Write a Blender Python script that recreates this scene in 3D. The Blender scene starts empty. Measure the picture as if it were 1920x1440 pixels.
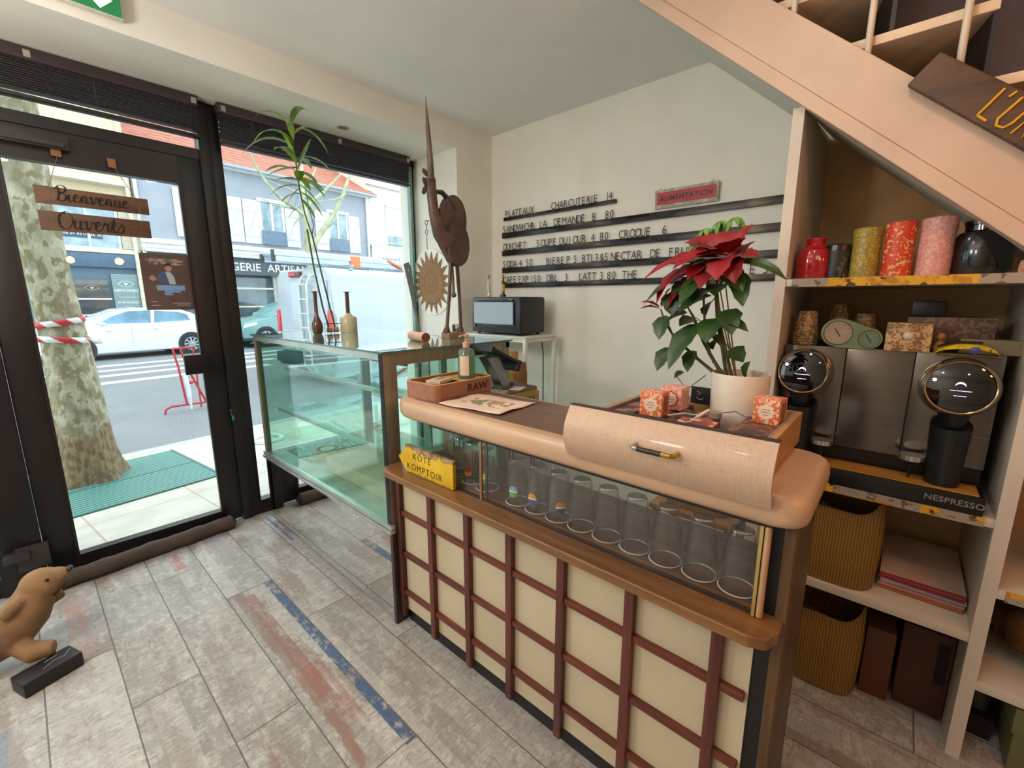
import bpy, bmesh, math, random
from math import sin, cos, pi, radians
from mathutils import Vector, Matrix
random.seed(7)
SC = bpy.context.scene
COL = SC.collection
# ------------------------------------------------------------------ camera
cd = bpy.data.cameras.new('camera'); cam = bpy.data.objects.new('camera', cd); COL.objects.link(cam)
cd.sensor_fit = 'HORIZONTAL'; cd.sensor_width = 36.0; cd.lens = 36.0 * 821.1 / 1920
cd.clip_start = 0.02; cd.clip_end = 200
cam.location = (0, 0, 1.5); cam.rotation_euler = (radians(90 - 10.73), 0, radians(-48.29))
SC.camera = cam
# ------------------------------------------------------------------ world, exposure
SC.view_settings.view_transform = 'Standard'; SC.view_settings.look = 'None'
SC.view_settings.exposure = 0.0; SC.view_settings.gamma = 1.0; SC.view_settings.use_curve_mapping = False
SC.cycles.max_bounces = 10; SC.cycles.diffuse_bounces = 5; SC.cycles.glossy_bounces = 5
SC.cycles.transparent_max_bounces = 40; SC.cycles.sample_clamp_indirect = 6.0
SC.cycles.caustics_reflective = False; SC.cycles.caustics_refractive = False
W = bpy.data.worlds.new('overcast_sky'); SC.world = W; W.use_nodes = True
wn = W.node_tree; bg = wn.nodes['Background']
bg.inputs[0].default_value = (0.86, 0.93, 1.0, 1); bg.inputs[1].default_value = 3.6

def point(name, loc, power, col, size=0.05, kind='POINT', rot=None, spot=None, blend=.6):
    l = bpy.data.lights.new(name, kind); l.energy = power; l.color = col
    if kind == 'AREA': l.shape = 'DISK'; l.size = size
    else: l.shadow_soft_size = size
    if kind == 'SPOT': l.spot_size = radians(spot); l.spot_blend = blend
    o = bpy.data.objects.new(name, l); COL.objects.link(o); o.location = loc
    if rot: o.rotation_euler = rot
    return o
WARM = (1.0, 0.42, 0.14)
NEUT = (1.0, 0.92, 0.82)
FILL_GLOBES = [(-.60, 2.05, 2.15), (-1.35, 1.3, 2.15)]      # globe lamps added left of the view to brighten the interior
BULBS = [(0.95, -0.70, 1.98), (0.55, -1.15, 2.00), (1.30, -1.25, 1.95)]       # the filament bulbs hang here
FILL_DOWN = [(0.1, 1.5, 2.83), (0.1, 0.2, 2.83), (1.2, 1.6, 2.83), (1.2, 0.3, 2.83), (-1.2, 0.8, 2.83), (-1.2, -0.8, 2.83)]  # ceiling spots added as neutral fill for the interior
for i, p in enumerate(BULBS):
    point('filament_bulb_light', (p[0], p[1], p[2]), 6.5, WARM, 0.04)
for i, p in enumerate(FILL_DOWN):
    point('ceiling_fill_light', (p[0], p[1], 2.79), 3, NEUT, 0.12, 'AREA')
for i, p in enumerate(FILL_GLOBES):
    point('globe_fill_light', p, 58, (.94, .97, 1.0), 0.13)

# ------------------------------------------------------------------ materials
def lin(h):
    if isinstance(h, str):
        h = h.lstrip('#'); c = [int(h[i:i + 2], 16) / 255 for i in (0, 2, 4)]
    else: c = list(h)
    return tuple((x / 12.92 if x <= .04045 else ((x + .055) / 1.055) ** 2.4) for x in c) + (1,)

class G:
    """small node-graph helper"""
    def __init__(s, name):
        s.m = bpy.data.materials.new(name); s.m.use_nodes = True; s.t = s.m.node_tree
        s.t.nodes.clear(); s.o = s.t.nodes.new('ShaderNodeOutputMaterial'); s.co = None
    def n(s, ty, ins=None, **kw):
        nd = s.t.nodes.new('ShaderNode' + ty)
        for k, v in kw.items(): setattr(nd, k, v)
        for k, v in (ins or {}).items():
            i = nd.inputs[k]
            if hasattr(v, 'is_linked') or isinstance(v, bpy.types.NodeSocket): s.t.links.new(v, i)
            else: i.default_value = v
        return nd
    def pos(s):
        if not s.co: s.co = s.n('TexCoord').outputs['Object']
        return s.co
    def scaled(s, sc, off=(0, 0, 0)):
        return s.n('Mapping', {0: s.pos(), 1: off, 3: sc}).outputs[0]
    def m2(s, op, a, b=0.0, c=None):
        d = {0: a, 1: b}
        if c is not None: d[2] = c
        return s.n('Math', d, operation=op).outputs[0]
    def sep(s, v=None):
        nd = s.n('SeparateXYZ', {0: v if v is not None else s.pos()}); return nd.outputs
    def noise(s, sc, scale=5, det=3, off=(0, 0, 0)):
        return s.n('TexNoise', {'Vector': s.scaled(sc, off), 'Scale': scale, 'Detail': det}).outputs[0]
    def ramp(s, f, stops, interp='LINEAR'):
        nd = s.n('ValToRGB', {0: f}); cr = nd.color_ramp; cr.interpolation = interp
        while len(cr.elements) < len(stops): cr.elements.new(.5)
        for e, (p, c) in zip(cr.elements, stops):
            e.position = p; e.color = lin(c) if isinstance(c, (str, tuple)) else (c, c, c, 1)
        return nd.outputs[0]
    def mix(s, f, a, b, bt='MIX'):
        d = {0: f}
        nd = s.n('Mix', None, data_type='RGBA', blend_type=bt)
        for k, v in ((0, f), (6, a), (7, b)):
            if isinstance(v, bpy.types.NodeSocket): s.t.links.new(v, nd.inputs[k])
            elif isinstance(v, (int, float)): nd.inputs[k].default_value = v if k == 0 else (v, v, v, 1)
            else: nd.inputs[k].default_value = lin(v)
        return nd.outputs[2]
    def band(s, v, a, b):
        return s.m2('MULTIPLY', s.m2('GREATER_THAN', v, a), s.m2('LESS_THAN', v, b))
    def bsdf(s, col, rough=.5, metal=0, bump=None, bs=.2, bd=.01, emit=None, es=0, coat=0, spec=.5, trans=0):
        p = s.n('BsdfPrincipled')
        for k, v in (('Base Color', col), ('Roughness', rough), ('Metallic', metal), ('Coat Weight', coat),
                     ('Specular IOR Level', spec), ('Transmission Weight', trans)):
            if isinstance(v, bpy.types.NodeSocket): s.t.links.new(v, p.inputs[k])
            elif k == 'Base Color': p.inputs[k].default_value = lin(v)
            else: p.inputs[k].default_value = v
        if emit is not None:
            if isinstance(emit, bpy.types.NodeSocket): s.t.links.new(emit, p.inputs['Emission Color'])
            else: p.inputs['Emission Color'].default_value = lin(emit)
            if isinstance(es, bpy.types.NodeSocket): s.t.links.new(es, p.inputs['Emission Strength'])
            else: p.inputs['Emission Strength'].default_value = es
        if bump is not None:
            b = s.n('Bump', {'Strength': bs, 'Distance': bd, 'Height': bump}); s.t.links.new(b.outputs[0], p.inputs['Normal'])
        s.t.links.new(p.outputs[0], s.o.inputs[0]); return s.m

MC = {}
def M(col, rough=.5, metal=0, var=0.06, scale=8, st=(1, 1, 1), bump=0, bscale=80, emit=0, coat=0, spec=.5, c2=None, lo=.35, hi=.65):
    """plain surface with a procedural tone variation"""
    key = (col, rough, metal, var, scale, st, bump, bscale, emit, coat, spec, c2, lo, hi)
    if key in MC: return MC[key]
    g = G('surface_' + str(col).strip('#')); c = lin(col)
    f = g.noise(st, scale, 4)
    if c2 is None:
        d = tuple(max(0, x * (1 - var * 2)) for x in c[:3]) + (1,); e = tuple(min(1, x * (1 + var)) for x in c[:3]) + (1,)
    else: d = lin(c2); e = c
    nd = g.n('ValToRGB', {0: f}); cr = nd.color_ramp
    cr.elements[0].position = lo; cr.elements[0].color = d; cr.elements[1].position = hi; cr.elements[1].color = e
    colo = nd.outputs[0]
    bn = g.noise((1, 1, 1), bscale, 3) if bump else None
    MC[key] = g.bsdf(colo, rough, metal, bn, bump, .004, colo if emit else None, emit, coat, spec)
    return MC[key]

def wood(c1, c2, axis='Y', rough=.5, scale=14, st=12, coat=0):
    key = ('wood', c1, c2, axis, rough, scale, st, coat)
    if key in MC: return MC[key]
    g = G('wood_' + c1.strip('#')); sc = [st, st, st]; sc['XYZ'.index(axis)] = 1
    f = g.noise(tuple(sc), scale / 8, 6); f2 = g.noise(tuple(3 * x for x in sc), scale / 4, 3)
    fm = g.m2('ADD', g.m2('MULTIPLY', f, .7), g.m2('MULTIPLY', f2, .3))
    MC[key] = g.bsdf(g.ramp(fm, [(.35, c2), (.62, c1)]), rough, 0, f2, .15, .002, coat=coat)
    return MC[key]

def schlick(g, f0=.04, mul=1.0, blend=.5):
    fc = g.n('LayerWeight', {'Blend': blend}).outputs['Facing']
    return fc, g.m2('MULTIPLY_ADD', g.m2('POWER', fc, 5.0), .96 * mul, f0 * mul)

def glass(tint, f0=.045, edge=None, mul=1.0, rough=0.0, milky=0.0, milk='#ffffff'):
    key = ('glass', tint, f0, edge, mul, rough, milky, milk)
    if key in MC: return MC[key]
    g = G('glass_' + tint.strip('#')); fc, f = schlick(g, f0, mul)
    tc = g.mix(g.m2('POWER', fc, 3.5), tint, edge) if edge else None
    t = g.n('BsdfTransparent', {0: tc if tc else lin(tint)}); gl = g.n('BsdfGlossy', {0: (1, 1, 1, 1), 'Roughness': rough})
    sh = g.n('MixShader', {0: f, 1: t.outputs[0], 2: gl.outputs[0]}).outputs[0]
    if milky:
        d = g.n('BsdfDiffuse', {0: lin(milk)}); sh = g.n('MixShader', {0: milky, 1: sh, 2: d.outputs[0]}).outputs[0]
    g.t.links.new(sh, g.o.inputs[0]); MC[key] = g.m; return g.m

# ------------------------------------------------------------------ mesh builder
class B:
    def __init__(s): s.bm = bmesh.new()
    def _f(s, vs):
        try: return s.bm.faces.new(vs)
        except ValueError: return None
    def box(s, x0, x1, y0, y1, z0, z1, bev=0, mx=None):
        vs = [s.bm.verts.new((x, y, z)) for x in (x0, x1) for y in (y0, y1) for z in (z0, z1)]
        fs = [s._f([vs[i] for i in q]) for q in ((0, 1, 3, 2), (4, 6, 7, 5), (0, 4, 5, 1), (2, 3, 7, 6), (0, 2, 6, 4), (1, 5, 7, 3))]
        if mx is not None: bmesh.ops.transform(s.bm, matrix=mx, verts=vs)
        if bev:
            es = list({e for f in fs for e in f.edges})
            bmesh.ops.bevel(s.bm, geom=es, offset=bev, segments=2, affect='EDGES', profile=.6)
        return s
    def obox(s, c, size, rot=(0, 0, 0), bev=0):
        from mathutils import Euler
        mx = Matrix.Translation(c) @ Euler(rot).to_matrix().to_4x4()
        a, b, d = (x / 2 for x in size); return s.box(-a, a, -b, b, -d, d, bev, mx)
    def ring(s, c, u, v, r, n): return [s.bm.verts.new(c + u * (r * cos(2 * pi * i / n)) + v * (r * sin(2 * pi * i / n))) for i in range(n)]
    def tube(s, pts, r, n=8, cap=True, closed=False):
        pts = [Vector(p) for p in pts]; k = len(pts); rs = r if isinstance(r, (list, tuple)) else [r] * k
        rings = []; up = None
        for i, p in enumerate(pts):
            a = pts[max(i - 1, 0)]; b = pts[min(i + 1, k - 1)]
            if closed: a = pts[(i - 1) % k]; b = pts[(i + 1) % k]
            d = (b - a).normalized()
            if up is None or abs(up.dot(d)) > .98: up = Vector((0, 0, 1)) if abs(d.z) < .9 else Vector((1, 0, 0))
            u = (up - d * up.dot(d)).normalized(); v = d.cross(u); up = u
            rings.append(s.ring(p, u, v, rs[i], n))
        m = len(rings)
        for i in range(m if closed else m - 1):
            A, C = rings[i], rings[(i + 1) % m]
            for j in range(n): s._f([A[j], A[(j + 1) % n], C[(j + 1) % n], C[j]])
        if cap and not closed: s._f(rings[0][::-1]); s._f(rings[-1])
        return s
    def cyl(s, p0, p1, r0, r1=None, n=20, cap=True): return s.tube([p0, p1], [r0, r0 if r1 is None else r1], n, cap)
    def lathe(s, prof, n=24, c=(0, 0, 0), mx=None):
        rings = []; allv = []
        for r, z in prof:
            if r < 1e-5: vs = [s.bm.verts.new((c[0], c[1], c[2] + z))]
            else: vs = [s.bm.verts.new((c[0] + r * cos(2 * pi * i / n), c[1] + r * sin(2 * pi * i / n), c[2] + z)) for i in range(n)]
            rings.append(vs); allv += vs
        for A, C in zip(rings, rings[1:]):
            for j in range(n):
                a, b, c2, d = A[j % len(A)], A[(j + 1) % len(A)], C[(j + 1) % len(C)], C[j % len(C)]
                q = []
                for x in (a, b, c2, d):
                    if x not in q: q.append(x)
                if len(q) > 2: s._f(q)
        if mx is not None: bmesh.ops.transform(s.bm, matrix=mx, verts=allv)
        return s
    def prism(s, poly, ax, a, b, bev=0, mx=None):
        """poly of 2-D points in the plane across axis ax (XYZ order kept), from a to b"""
        def P(p, t): return {'X': (t, p[0], p[1]), 'Y': (p[0], t, p[1]), 'Z': (p[0], p[1], t)}[ax]
        A = [s.bm.verts.new(P(p, a)) for p in poly]; C = [s.bm.verts.new(P(p, b)) for p in poly]; n = len(poly)
        fs = [s._f(A[::-1]), s._f(C)] + [s._f([A[i], A[(i + 1) % n], C[(i + 1) % n], C[i]]) for i in range(n)]
        if mx is not None: bmesh.ops.transform(s.bm, matrix=mx, verts=A + C)
        if bev:
            es = list({e for f in fs if f for e in f.edges})
            bmesh.ops.bevel(s.bm, geom=es, offset=bev, segments=3, affect='EDGES', profile=.6)
        return s
    def grid(s, fn, nu, nv, thick=0):
        V = [[s.bm.verts.new(fn(i / nu, j / nv)) for j in range(nv + 1)] for i in range(nu + 1)]
        for i in range(nu):
            for j in range(nv): s._f([V[i][j], V[i + 1][j], V[i + 1][j + 1], V[i][j + 1]])
        return s
    def sphere(s, c, r, sx=1, sy=1, sz=1, n=16, mx=None):
        k = bmesh.ops.create_uvsphere(s.bm, u_segments=n, v_segments=max(6, n // 2), radius=r)
        m = Matrix.Translation(c) @ (mx or Matrix()) @ Matrix.Diagonal((sx, sy, sz, 1))
        bmesh.ops.transform(s.bm, matrix=m, verts=k['verts']); return s
    def out(s, name, m, parent=None, loc=None, rz=0, ang=35, solid=0, label=None, kind=None):
        bmesh.ops.recalc_face_normals(s.bm, faces=s.bm.faces)
        me = bpy.data.meshes.new(name); s.bm.to_mesh(me); s.bm.free()
        for p in me.polygons: p.use_smooth = True
        me.set_sharp_from_angle(angle=radians(ang))
        me.materials.append(m); o = bpy.data.objects.new(name, me); COL.objects.link(o)
        if parent is not None: o.parent = parent
        if loc is not None: o.location = loc
        o.rotation_euler[2] = rz
        if solid: md = o.modifiers.new('solid', 'SOLIDIFY'); md.thickness = solid; md.offset = 0
        if label: o['label'] = label
        if kind: o['kind'] = kind
        return o

def thing(name, label, cat, loc=(0, 0, 0), rz=0, group=None, rx=0, ry=0):
    o = bpy.data.objects.new(name, None); COL.objects.link(o); o.empty_display_size = .05
    o.location = loc; o.rotation_euler = (rx, ry, rz); o['label'] = label; o['category'] = cat
    if group: o['group'] = group
    return o
def tag(o, label, cat, group=None, kind=None):
    o['label'] = label; o['category'] = cat
    if group: o['group'] = group
    if kind: o['kind'] = kind
    return o
def struct(o): o['kind'] = 'structure'; return o
def dup(root, loc, rz=None, label=None, group=None):
    r = root.copy(); COL.objects.link(r); r.location = loc
    if rz is not None: r.rotation_euler[2] = rz
    if label: r['label'] = label
    if group: r['group'] = group
    for ch in list(root.children):
        c = ch.copy(); COL.objects.link(c); c.parent = r
        for g in ch.children:
            d = g.copy(); COL.objects.link(d); d.parent = c
    return r
TXT = {}
def tmesh(s, size, ext=.0008, off=0.0, shear=0.0, align='CENTER', spc=1.0, sx=1.0):
    key = (s, size, ext, off, shear, align, spc, sx)
    if key in TXT: return TXT[key]
    c = bpy.data.curves.new('lettering', 'FONT'); c.body = s; c.size = size; c.extrude = ext; c.offset = off
    c.shear = shear; c.align_x = align; c.space_character = spc; c.resolution_u = 3
    o = bpy.data.objects.new('lettering', c); me = bpy.data.meshes.new_from_object(o)
    if sx != 1.0: me.transform(Matrix.Diagonal((sx, 1, 1, 1)))
    bpy.data.objects.remove(o); TXT[key] = me; return me
def text(name, s, loc, rz, size, m, parent=None, tilt=pi / 2, ry=0, **kw):
    me = tmesh(s, size, **kw).copy(); me.materials.clear(); me.materials.append(m)
    o = bpy.data.objects.new(name, me); COL.objects.link(o); o.location = loc; o.rotation_euler = (tilt, ry, rz)
    if parent is not None: o.parent = parent
    return o
FX = -pi / 2          # rotation of lettering that faces -X; 0 faces -Y
# ================================================================== SETTING
PAINT = M('#f0ede4', .85, var=.02, scale=3, bump=.05, bscale=300)
CEIL = M('#eeeeec', .9, var=.02, scale=2)
DARK = M('#181315', .38, var=.08, scale=6, bump=.05, bscale=120)
WHITE = M('#d3c8b9', .45, var=.03, scale=5)

def floor_mat():
    g = G('wood_look_floor_planks'); x, y, z = g.sep()
    u = g.m2('DIVIDE', g.m2('ADD', x, .128), .2155); row = g.m2('FLOOR', u); fu = g.m2('SUBTRACT', u, row)
    v = g.m2('DIVIDE', g.m2('ADD', g.m2('SUBTRACT', y, 2.42), g.m2('MULTIPLY', row, .4367)), 1.31)
    colm = g.m2('FLOOR', v); fv = g.m2('SUBTRACT', v, colm)
    cb = g.n('CombineXYZ', {0: row, 1: colm, 2: 3.0}).outputs[0]
    wn_ = g.n('TexWhiteNoise', {'Vector': cb}, noise_dimensions='3D'); r1 = wn_.outputs[0]
    rs = g.n('SeparateColor', {0: wn_.outputs[1]}).outputs; r2, r3 = rs[1], rs[2]
    # each board is printed with long strips of old paint
    off = g.m2('MULTIPLY', r1, 37.0)
    pv = g.n('CombineXYZ', {0: g.m2('MULTIPLY', g.m2('ADD', x, off), 1.0), 1: g.m2('MULTIPLY', g.m2('ADD', y, off), .25), 2: off}).outputs[0]
    big = g.n('TexNoise', {'Vector': pv, 'Scale': 9, 'Detail': 5, 'Roughness': .6}).outputs[0]
    pf = g.n('CombineXYZ', {0: g.m2('ADD', x, off), 1: g.m2('ADD', g.m2('MULTIPLY', y, .55), off), 2: off}).outputs[0]
    mid = g.n('TexNoise', {'Vector': pf, 'Scale': 24, 'Detail': 6, 'Roughness': .7}).outputs[0]
    # fine cross-grain scratches
    pg = g.n('CombineXYZ', {0: g.m2('MULTIPLY', x, 16.0), 1: g.m2('ADD', g.m2('MULTIPLY', y, 105.0), g.m2('MULTIPLY', big, 6.0)), 2: off}).outputs[0]
    fine = g.n('TexNoise', {'Vector': pg, 'Scale': 1.0, 'Detail': 5, 'Roughness': .75}).outputs[0]
    strip = g.m2('FLOOR', g.m2('MULTIPLY', g.m2('ADD', fu, g.m2('MULTIPLY', r2, .3)), 2.6))
    ws = g.n('TexWhiteNoise', {'Vector': g.n('CombineXYZ', {0: strip, 1: row, 2: colm}).outputs[0]}, noise_dimensions='3D').outputs[0]
    base = g.ramp(g.m2('ADD', g.m2('ADD', g.m2('MULTIPLY', ws, .26), g.m2('MULTIPLY', r1, .30)), g.m2('MULTIPLY', big, .44)),
                  [(.12, '#8c8681'), (.4, '#a39e99'), (.62, '#b7b2ad'), (.9, '#cdcac4')])
    sm = g.n('TexNoise', {'Vector': pf, 'Scale': 70, 'Detail': 5, 'Roughness': .75}).outputs[0]
    base = g.mix(g.m2('MULTIPLY', g.ramp(mid, [(.48, 0), (.60, 1)]), .50), base, '#d4d0c8')
    base = g.mix(g.m2('MULTIPLY', g.ramp(g.m2('ADD', g.m2('MULTIPLY', big, .7), g.m2('MULTIPLY', sm, .3)), [(.50, 0), (.58, 1)]), g.m2('MULTIPLY_ADD', r3, .45, .22)), base, '#85746a')
    base = g.mix(g.m2('MULTIPLY', g.ramp(sm, [(.52, 0), (.66, 1)]), .35), base, '#7b716b')
    base = g.mix(g.m2('MULTIPLY', g.ramp(big, [(.48, 0), (.66, 1)]), .40), base, '#8f8074')
    base = g.mix(g.m2('MULTIPLY', g.m2('MULTIPLY', g.ramp(fine, [(.50, 0), (.60, 1)]), g.ramp(mid, [(.35, .35), (.6, 1)])), .50), base, '#675e58')
    brk = g.ramp(mid, [(.40, 0), (.5, 1)]); brk2 = g.ramp(big, [(.44, 0), (.5, 1)])
    def patch(b, x0, x1, y0, y1, col, k=.8, br=brk):
        f = g.m2('MULTIPLY', g.m2('MULTIPLY', g.band(x, x0, x1), g.band(y, y0, y1)), g.m2('MULTIPLY', br, k))
        return g.mix(f, b, col)
    for a in ((.692, .733, 1.1, 2.42, '#39567c', .9, brk), (.575, .628, 1.5, 2.36, '#965c52', .62, brk), (-.04, .03, 2.4, 2.98, '#b58f86', .6, brk),
              (.40, .45, 2.9, 3.2, '#a56a60', .7, brk2), (.6, .68, 2.75, 3.2, '#9a8f9a', .5, brk), (.972, .992, 2.75, 3.2, '#4f6a8c', .8, brk),
              (.55, .66, 1.15, 1.7, '#94604f', .5, brk2), (-.3, -.22, .9, 2.2, '#6c8196', .5, brk2)):
        base = patch(base, *a)
    # a few more painted boards elsewhere
    f = g.m2('MULTIPLY', g.m2('GREATER_THAN', r3, .82), g.m2('MULTIPLY', g.band(fu, .12, .34), brk2))
    base = g.mix(g.m2('MULTIPLY', f, .6), base, '#8c6f66')
    e1 = g.m2('MINIMUM', fu, g.m2('SUBTRACT', 1.0, fu)); e2 = g.m2('MULTIPLY', g.m2('MINIMUM', fv, g.m2('SUBTRACT', 1.0, fv)), 6.08)
    seam = g.m2('LESS_THAN', g.m2('MINIMUM', e1, e2), .011)
    base = g.mix(g.m2('MULTIPLY', seam, .75), base, '#40383a')
    h = g.m2('SUBTRACT', g.m2('MULTIPLY', fine, .5), seam)
    rough = g.m2('MULTIPLY_ADD', fine, .25, .32)
    return g.bsdf(base, rough, bump=h, bs=.35, bd=.0015, spec=.45)

YT = .2 + (2.83 - 2.014) / .885
struct(B().box(-2.6, 2.97, -3.2, 3.38, -.12, 0).out('floor', floor_mat()))
struct(B().box(2.82, 2.97, -3.2, 2.74, 0, 4.6).out('wall_right', PAINT))
struct(B().box(-2.75, -2.6, -3.2, 3.5, 0, 2.95).out('wall_left', M('#ddd6c8', .85, var=.03, scale=2)))
struct(B().box(-2.75, 2.97, -3.35, -3.2, 0, 4.6).out('wall_back', M('#ddd6c8', .85, var=.03, scale=2)))
struct(B().box(2.43, 2.97, 2.74, 3.5, -.1, 2.83).out('wall_front', PAINT))
struct(B().box(-2.6, 2.43, 2.74, 3.5, 2.66, 2.95).out('trim_1', PAINT))            # the boxed beam over the shop window
b = B(); b.box(-2.6, 1.87, -3.2, 2.74, 2.83, 2.95); b.prism([(1.87, YT - .006), (2.82, YT - .122), (2.82, 2.74), (1.87, 2.74)], 'Z', 2.83, 2.95)
struct(b.out('ceiling', CEIL))
GREYW = M('#8d868c', .8, var=.04, scale=3)
b = B(); b.box(1.83, 1.87, -3.2, 1.10, 2.95, 4.5); b.box(1.87, 2.82, 1.10, 1.14, 2.95, 4.5); b.box(1.83, 2.82, -3.2, 1.14, 4.5, 4.6)
b.prism([(-3.2, 1.2), (-1.0, 1.2), (1.08, 2.94), (1.08, 4.5), (-3.2, 4.5)], 'X', 2.80, 2.818)
struct(b.out('wall_stairwell', GREYW))

# ---- shop front
FR = DARK
WG = glass('#f4faf8', .03)
d = thing('door_1', 'dark brown framed glass entrance door', 'door', (0, 3.32, 0)); del d['category']; d['kind'] = 'structure'
b = B(); b.box(-.07, .05, -.03, .03, .02, 2.33, .004); b.box(.753, .865, -.03, .03, .02, 2.33, .004)
b.box(.05, .753, -.03, .03, .02, .105); b.box(.05, .753, -.03, .03, 2.178, 2.33); b.box(.045, .058, -.036, -.03, .1, 2.18); b.box(.745, .758, -.036, -.03, .1, 2.18)
b.out('door_leaf', FR, d)
B().box(.04, .76, -.004, .004, .1, 2.185).out('pane', WG, d)
b = B(); b.box(.645, .80, -.085, -.06, 1.055, 1.175, .004); b.box(.675, .72, -.062, -.03, 1.08, 1.15); b.box(.80, .85, -.07, -.03, 1.07, 1.16, .003)
b.out('door_handle', M('#1d191b', .35, .3), d)
b = B(); b.box(-.02, .3, -.075, -.03, 2.24, 2.31, .006); b.box(.02, .28, -.09, -.075, 2.25, 2.27)
b.out('door_closer', M('#2a2326', .4), d)
w = thing('window_1', 'large shop window in a dark frame', 'window', (0, 3.32, 0)); del w['category']; w['kind'] = 'structure'
b = B(); b.box(.868, .93, -.05, .04, 0, 2.66, .004); b.box(.93, .99, -.035, .04, 0, 2.66, .004); b.box(.99, 2.40, -.035, .04, 0, .10); b.box(.99, 2.43, -.035, .04, 2.60, 2.66)
b.box(2.40, 2.43, -.02, .03, .1, 2.6)
b.out('window_frame', FR, w); B().box(.985, 2.405, -.005, .005, .09, 2.62).out('pane', WG, w)
B().box(2.376, 2.40, -.045, -.006, .1, 2.61).out('window_fin', glass('#9fc9b8', .1, milky=.35, milk='#9cc4b4'), w)
w = thing('window_2', 'glazed transom and side light left of the entrance door', 'window', (0, 3.32, 0)); del w['category']; w['kind'] = 'structure'
b = B(); b.box(-.235, -.072, -.05, .04, 0, 2.66, .004); b.box(-.072, .868, -.035, .04, 2.335, 2.392); b.box(-.072, .868, -.035, .04, 2.62, 2.66)
b.box(-2.6, -.235, -.035, .04, 0, .10); b.box(-2.6, -.235, -.035, .04, 2.335, 2.392); b.box(-2.6, -.235, -.035, .04, 2.62, 2.66); b.box(-1.45, -1.36, -.035, .04, .1, 2.66)
b.out('window_frame', FR, w)
B().box(-.07, .868, -.005, .005, 2.39, 2.625).out('pane', WG, w); B().box(-2.6, -.235, -.005, .005, .095, 2.34).out('pane', WG, w); B().box(-2.6, -.235, -.005, .005, 2.39, 2.625).out('pane', WG, w)
b = B(); b.box(-.21, -.12, -.12, -.05, .20, .235, .003); b.box(-.17, -.05, -.075, -.05, .12, .25, .004)
b.out('floor_lock', M('#4a4446', .4, .5), w)

# ---- slatted blinds rolled up under the beam
SL = wood('#33272a', '#1c1518', 'X', .45)
def blind(x0, x1, y, zb, label, extra):
    t = thing('venetian_blind', label, 'blind', ((x0 + x1) / 2, y, 2.655), 0, 'slatted blinds raised under the beam'); h = (x1 - x0) / 2
    B().box(-h, h, -.03, .03, -.055, 0, .004).out('head_rail', M('#3a3033', .4, var=.05), t)
    b = B(); n = int((2.6 - zb) / .0105)
    for i in range(n):
        a = random.uniform(-.003, .003); b.box(-h + .006 + a, h - .006 + a, -.026 + a, .024 + a, -.062 - i * .0105, -.0575 - i * .0105)
    b.out('slats', SL, t)
    B().box(-h + .004, h - .004, -.027, .027, zb - 2.655 - .022, zb - 2.655 - .006, .003).out('bottom_rail', SL, t)
    b = B()
    for cx in extra: b.tube([(cx, -.032, -.05), (cx, -.032, zb - 2.655 - .02)], .0012, 5)
    b.out('lift_cord', M('#5b4d48', .8), t)
    for cx in (-h + .03, 0.08, h - .02): B().box(cx - .012, cx + .012, -.034, -.03, -.045, -.015).out('bracket', M('#a59b93', .5), t)
blind(-.62, .868, 3.22, 2.455, 'dark slatted blind raised above the glass entrance door', (-.3, .3))
blind(.965, 2.325, 3.22, 2.452, 'dark slatted blind raised above the shop window', (-.5, 0, .5))

# ---- recessed lights
def downlight(p, label):
    t = thing('downlight', label, 'ceiling light', p, 0, 'round recessed ceiling lights')
    B().lathe([(.030, -.003), (.044, -.006), (.047, 0), (.030, .0)], 28).out('trim_ring', M('#c9c8c2', .4), t)
    B().lathe([(0, -.001), (.030, -.001)], 24).out('lamp_lens', M('#8b8d88', .3), t)
downlight((1.66, 3.02, 2.66), 'small round recessed light in the soffit above the shop window')
BL = G('fill_lamp_glow'); BL.bsdf('#ffe0b0', .5, emit='#ffd9a8', es=12)
for i, p in enumerate(FILL_DOWN):  # housings and glowing lenses of the added ceiling fill
    t = thing('downlight', 'round recessed fill light added to the main ceiling', 'ceiling light', p, 0, 'recessed fill lights added to the main ceiling')
    B().lathe([(.060, -.003), (.075, -.006), (.08, 0), (.06, 0)], 28).out('trim_ring', M('#c9c8c2', .4), t)
    B().lathe([(0, -.002), (.06, -.002)], 24).out('lamp_lens', BL.m, t)
FIL = G('filament'); FIL.bsdf('#ff9a30', .5, emit='#ff9a30', es=60)
for i, p in enumerate(BULBS):
    t = thing('pendant_lamp', 'bare coil filament bulb on a black cord', 'pendant lamp', (p[0], p[1], p[2]), 0, 'filament bulbs behind the viewer')
    B().tube([(0, 0, .13), (0, 0, 2.83 - p[2])], .003, 6).out('cord', M('#111111', .7), t)
    B().lathe([(0, .13), (.016, .13), (.018, .08), (.014, .07), (0, .07)], 16).out('socket', M('#1a1716', .4), t)
    B().lathe([(.013, .07), (.02, .05), (.034, .01), (.034, -.02), (.02, -.045), (0, -.052)], 20).out('bulb', glass('#ffe9cc', .04), t)
    B().tube([(.010 * cos(k * .9), .010 * sin(k * .9), .045 - k * .0028) for k in range(26)], .0016, 5).out('filament', FIL.m, t)

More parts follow.
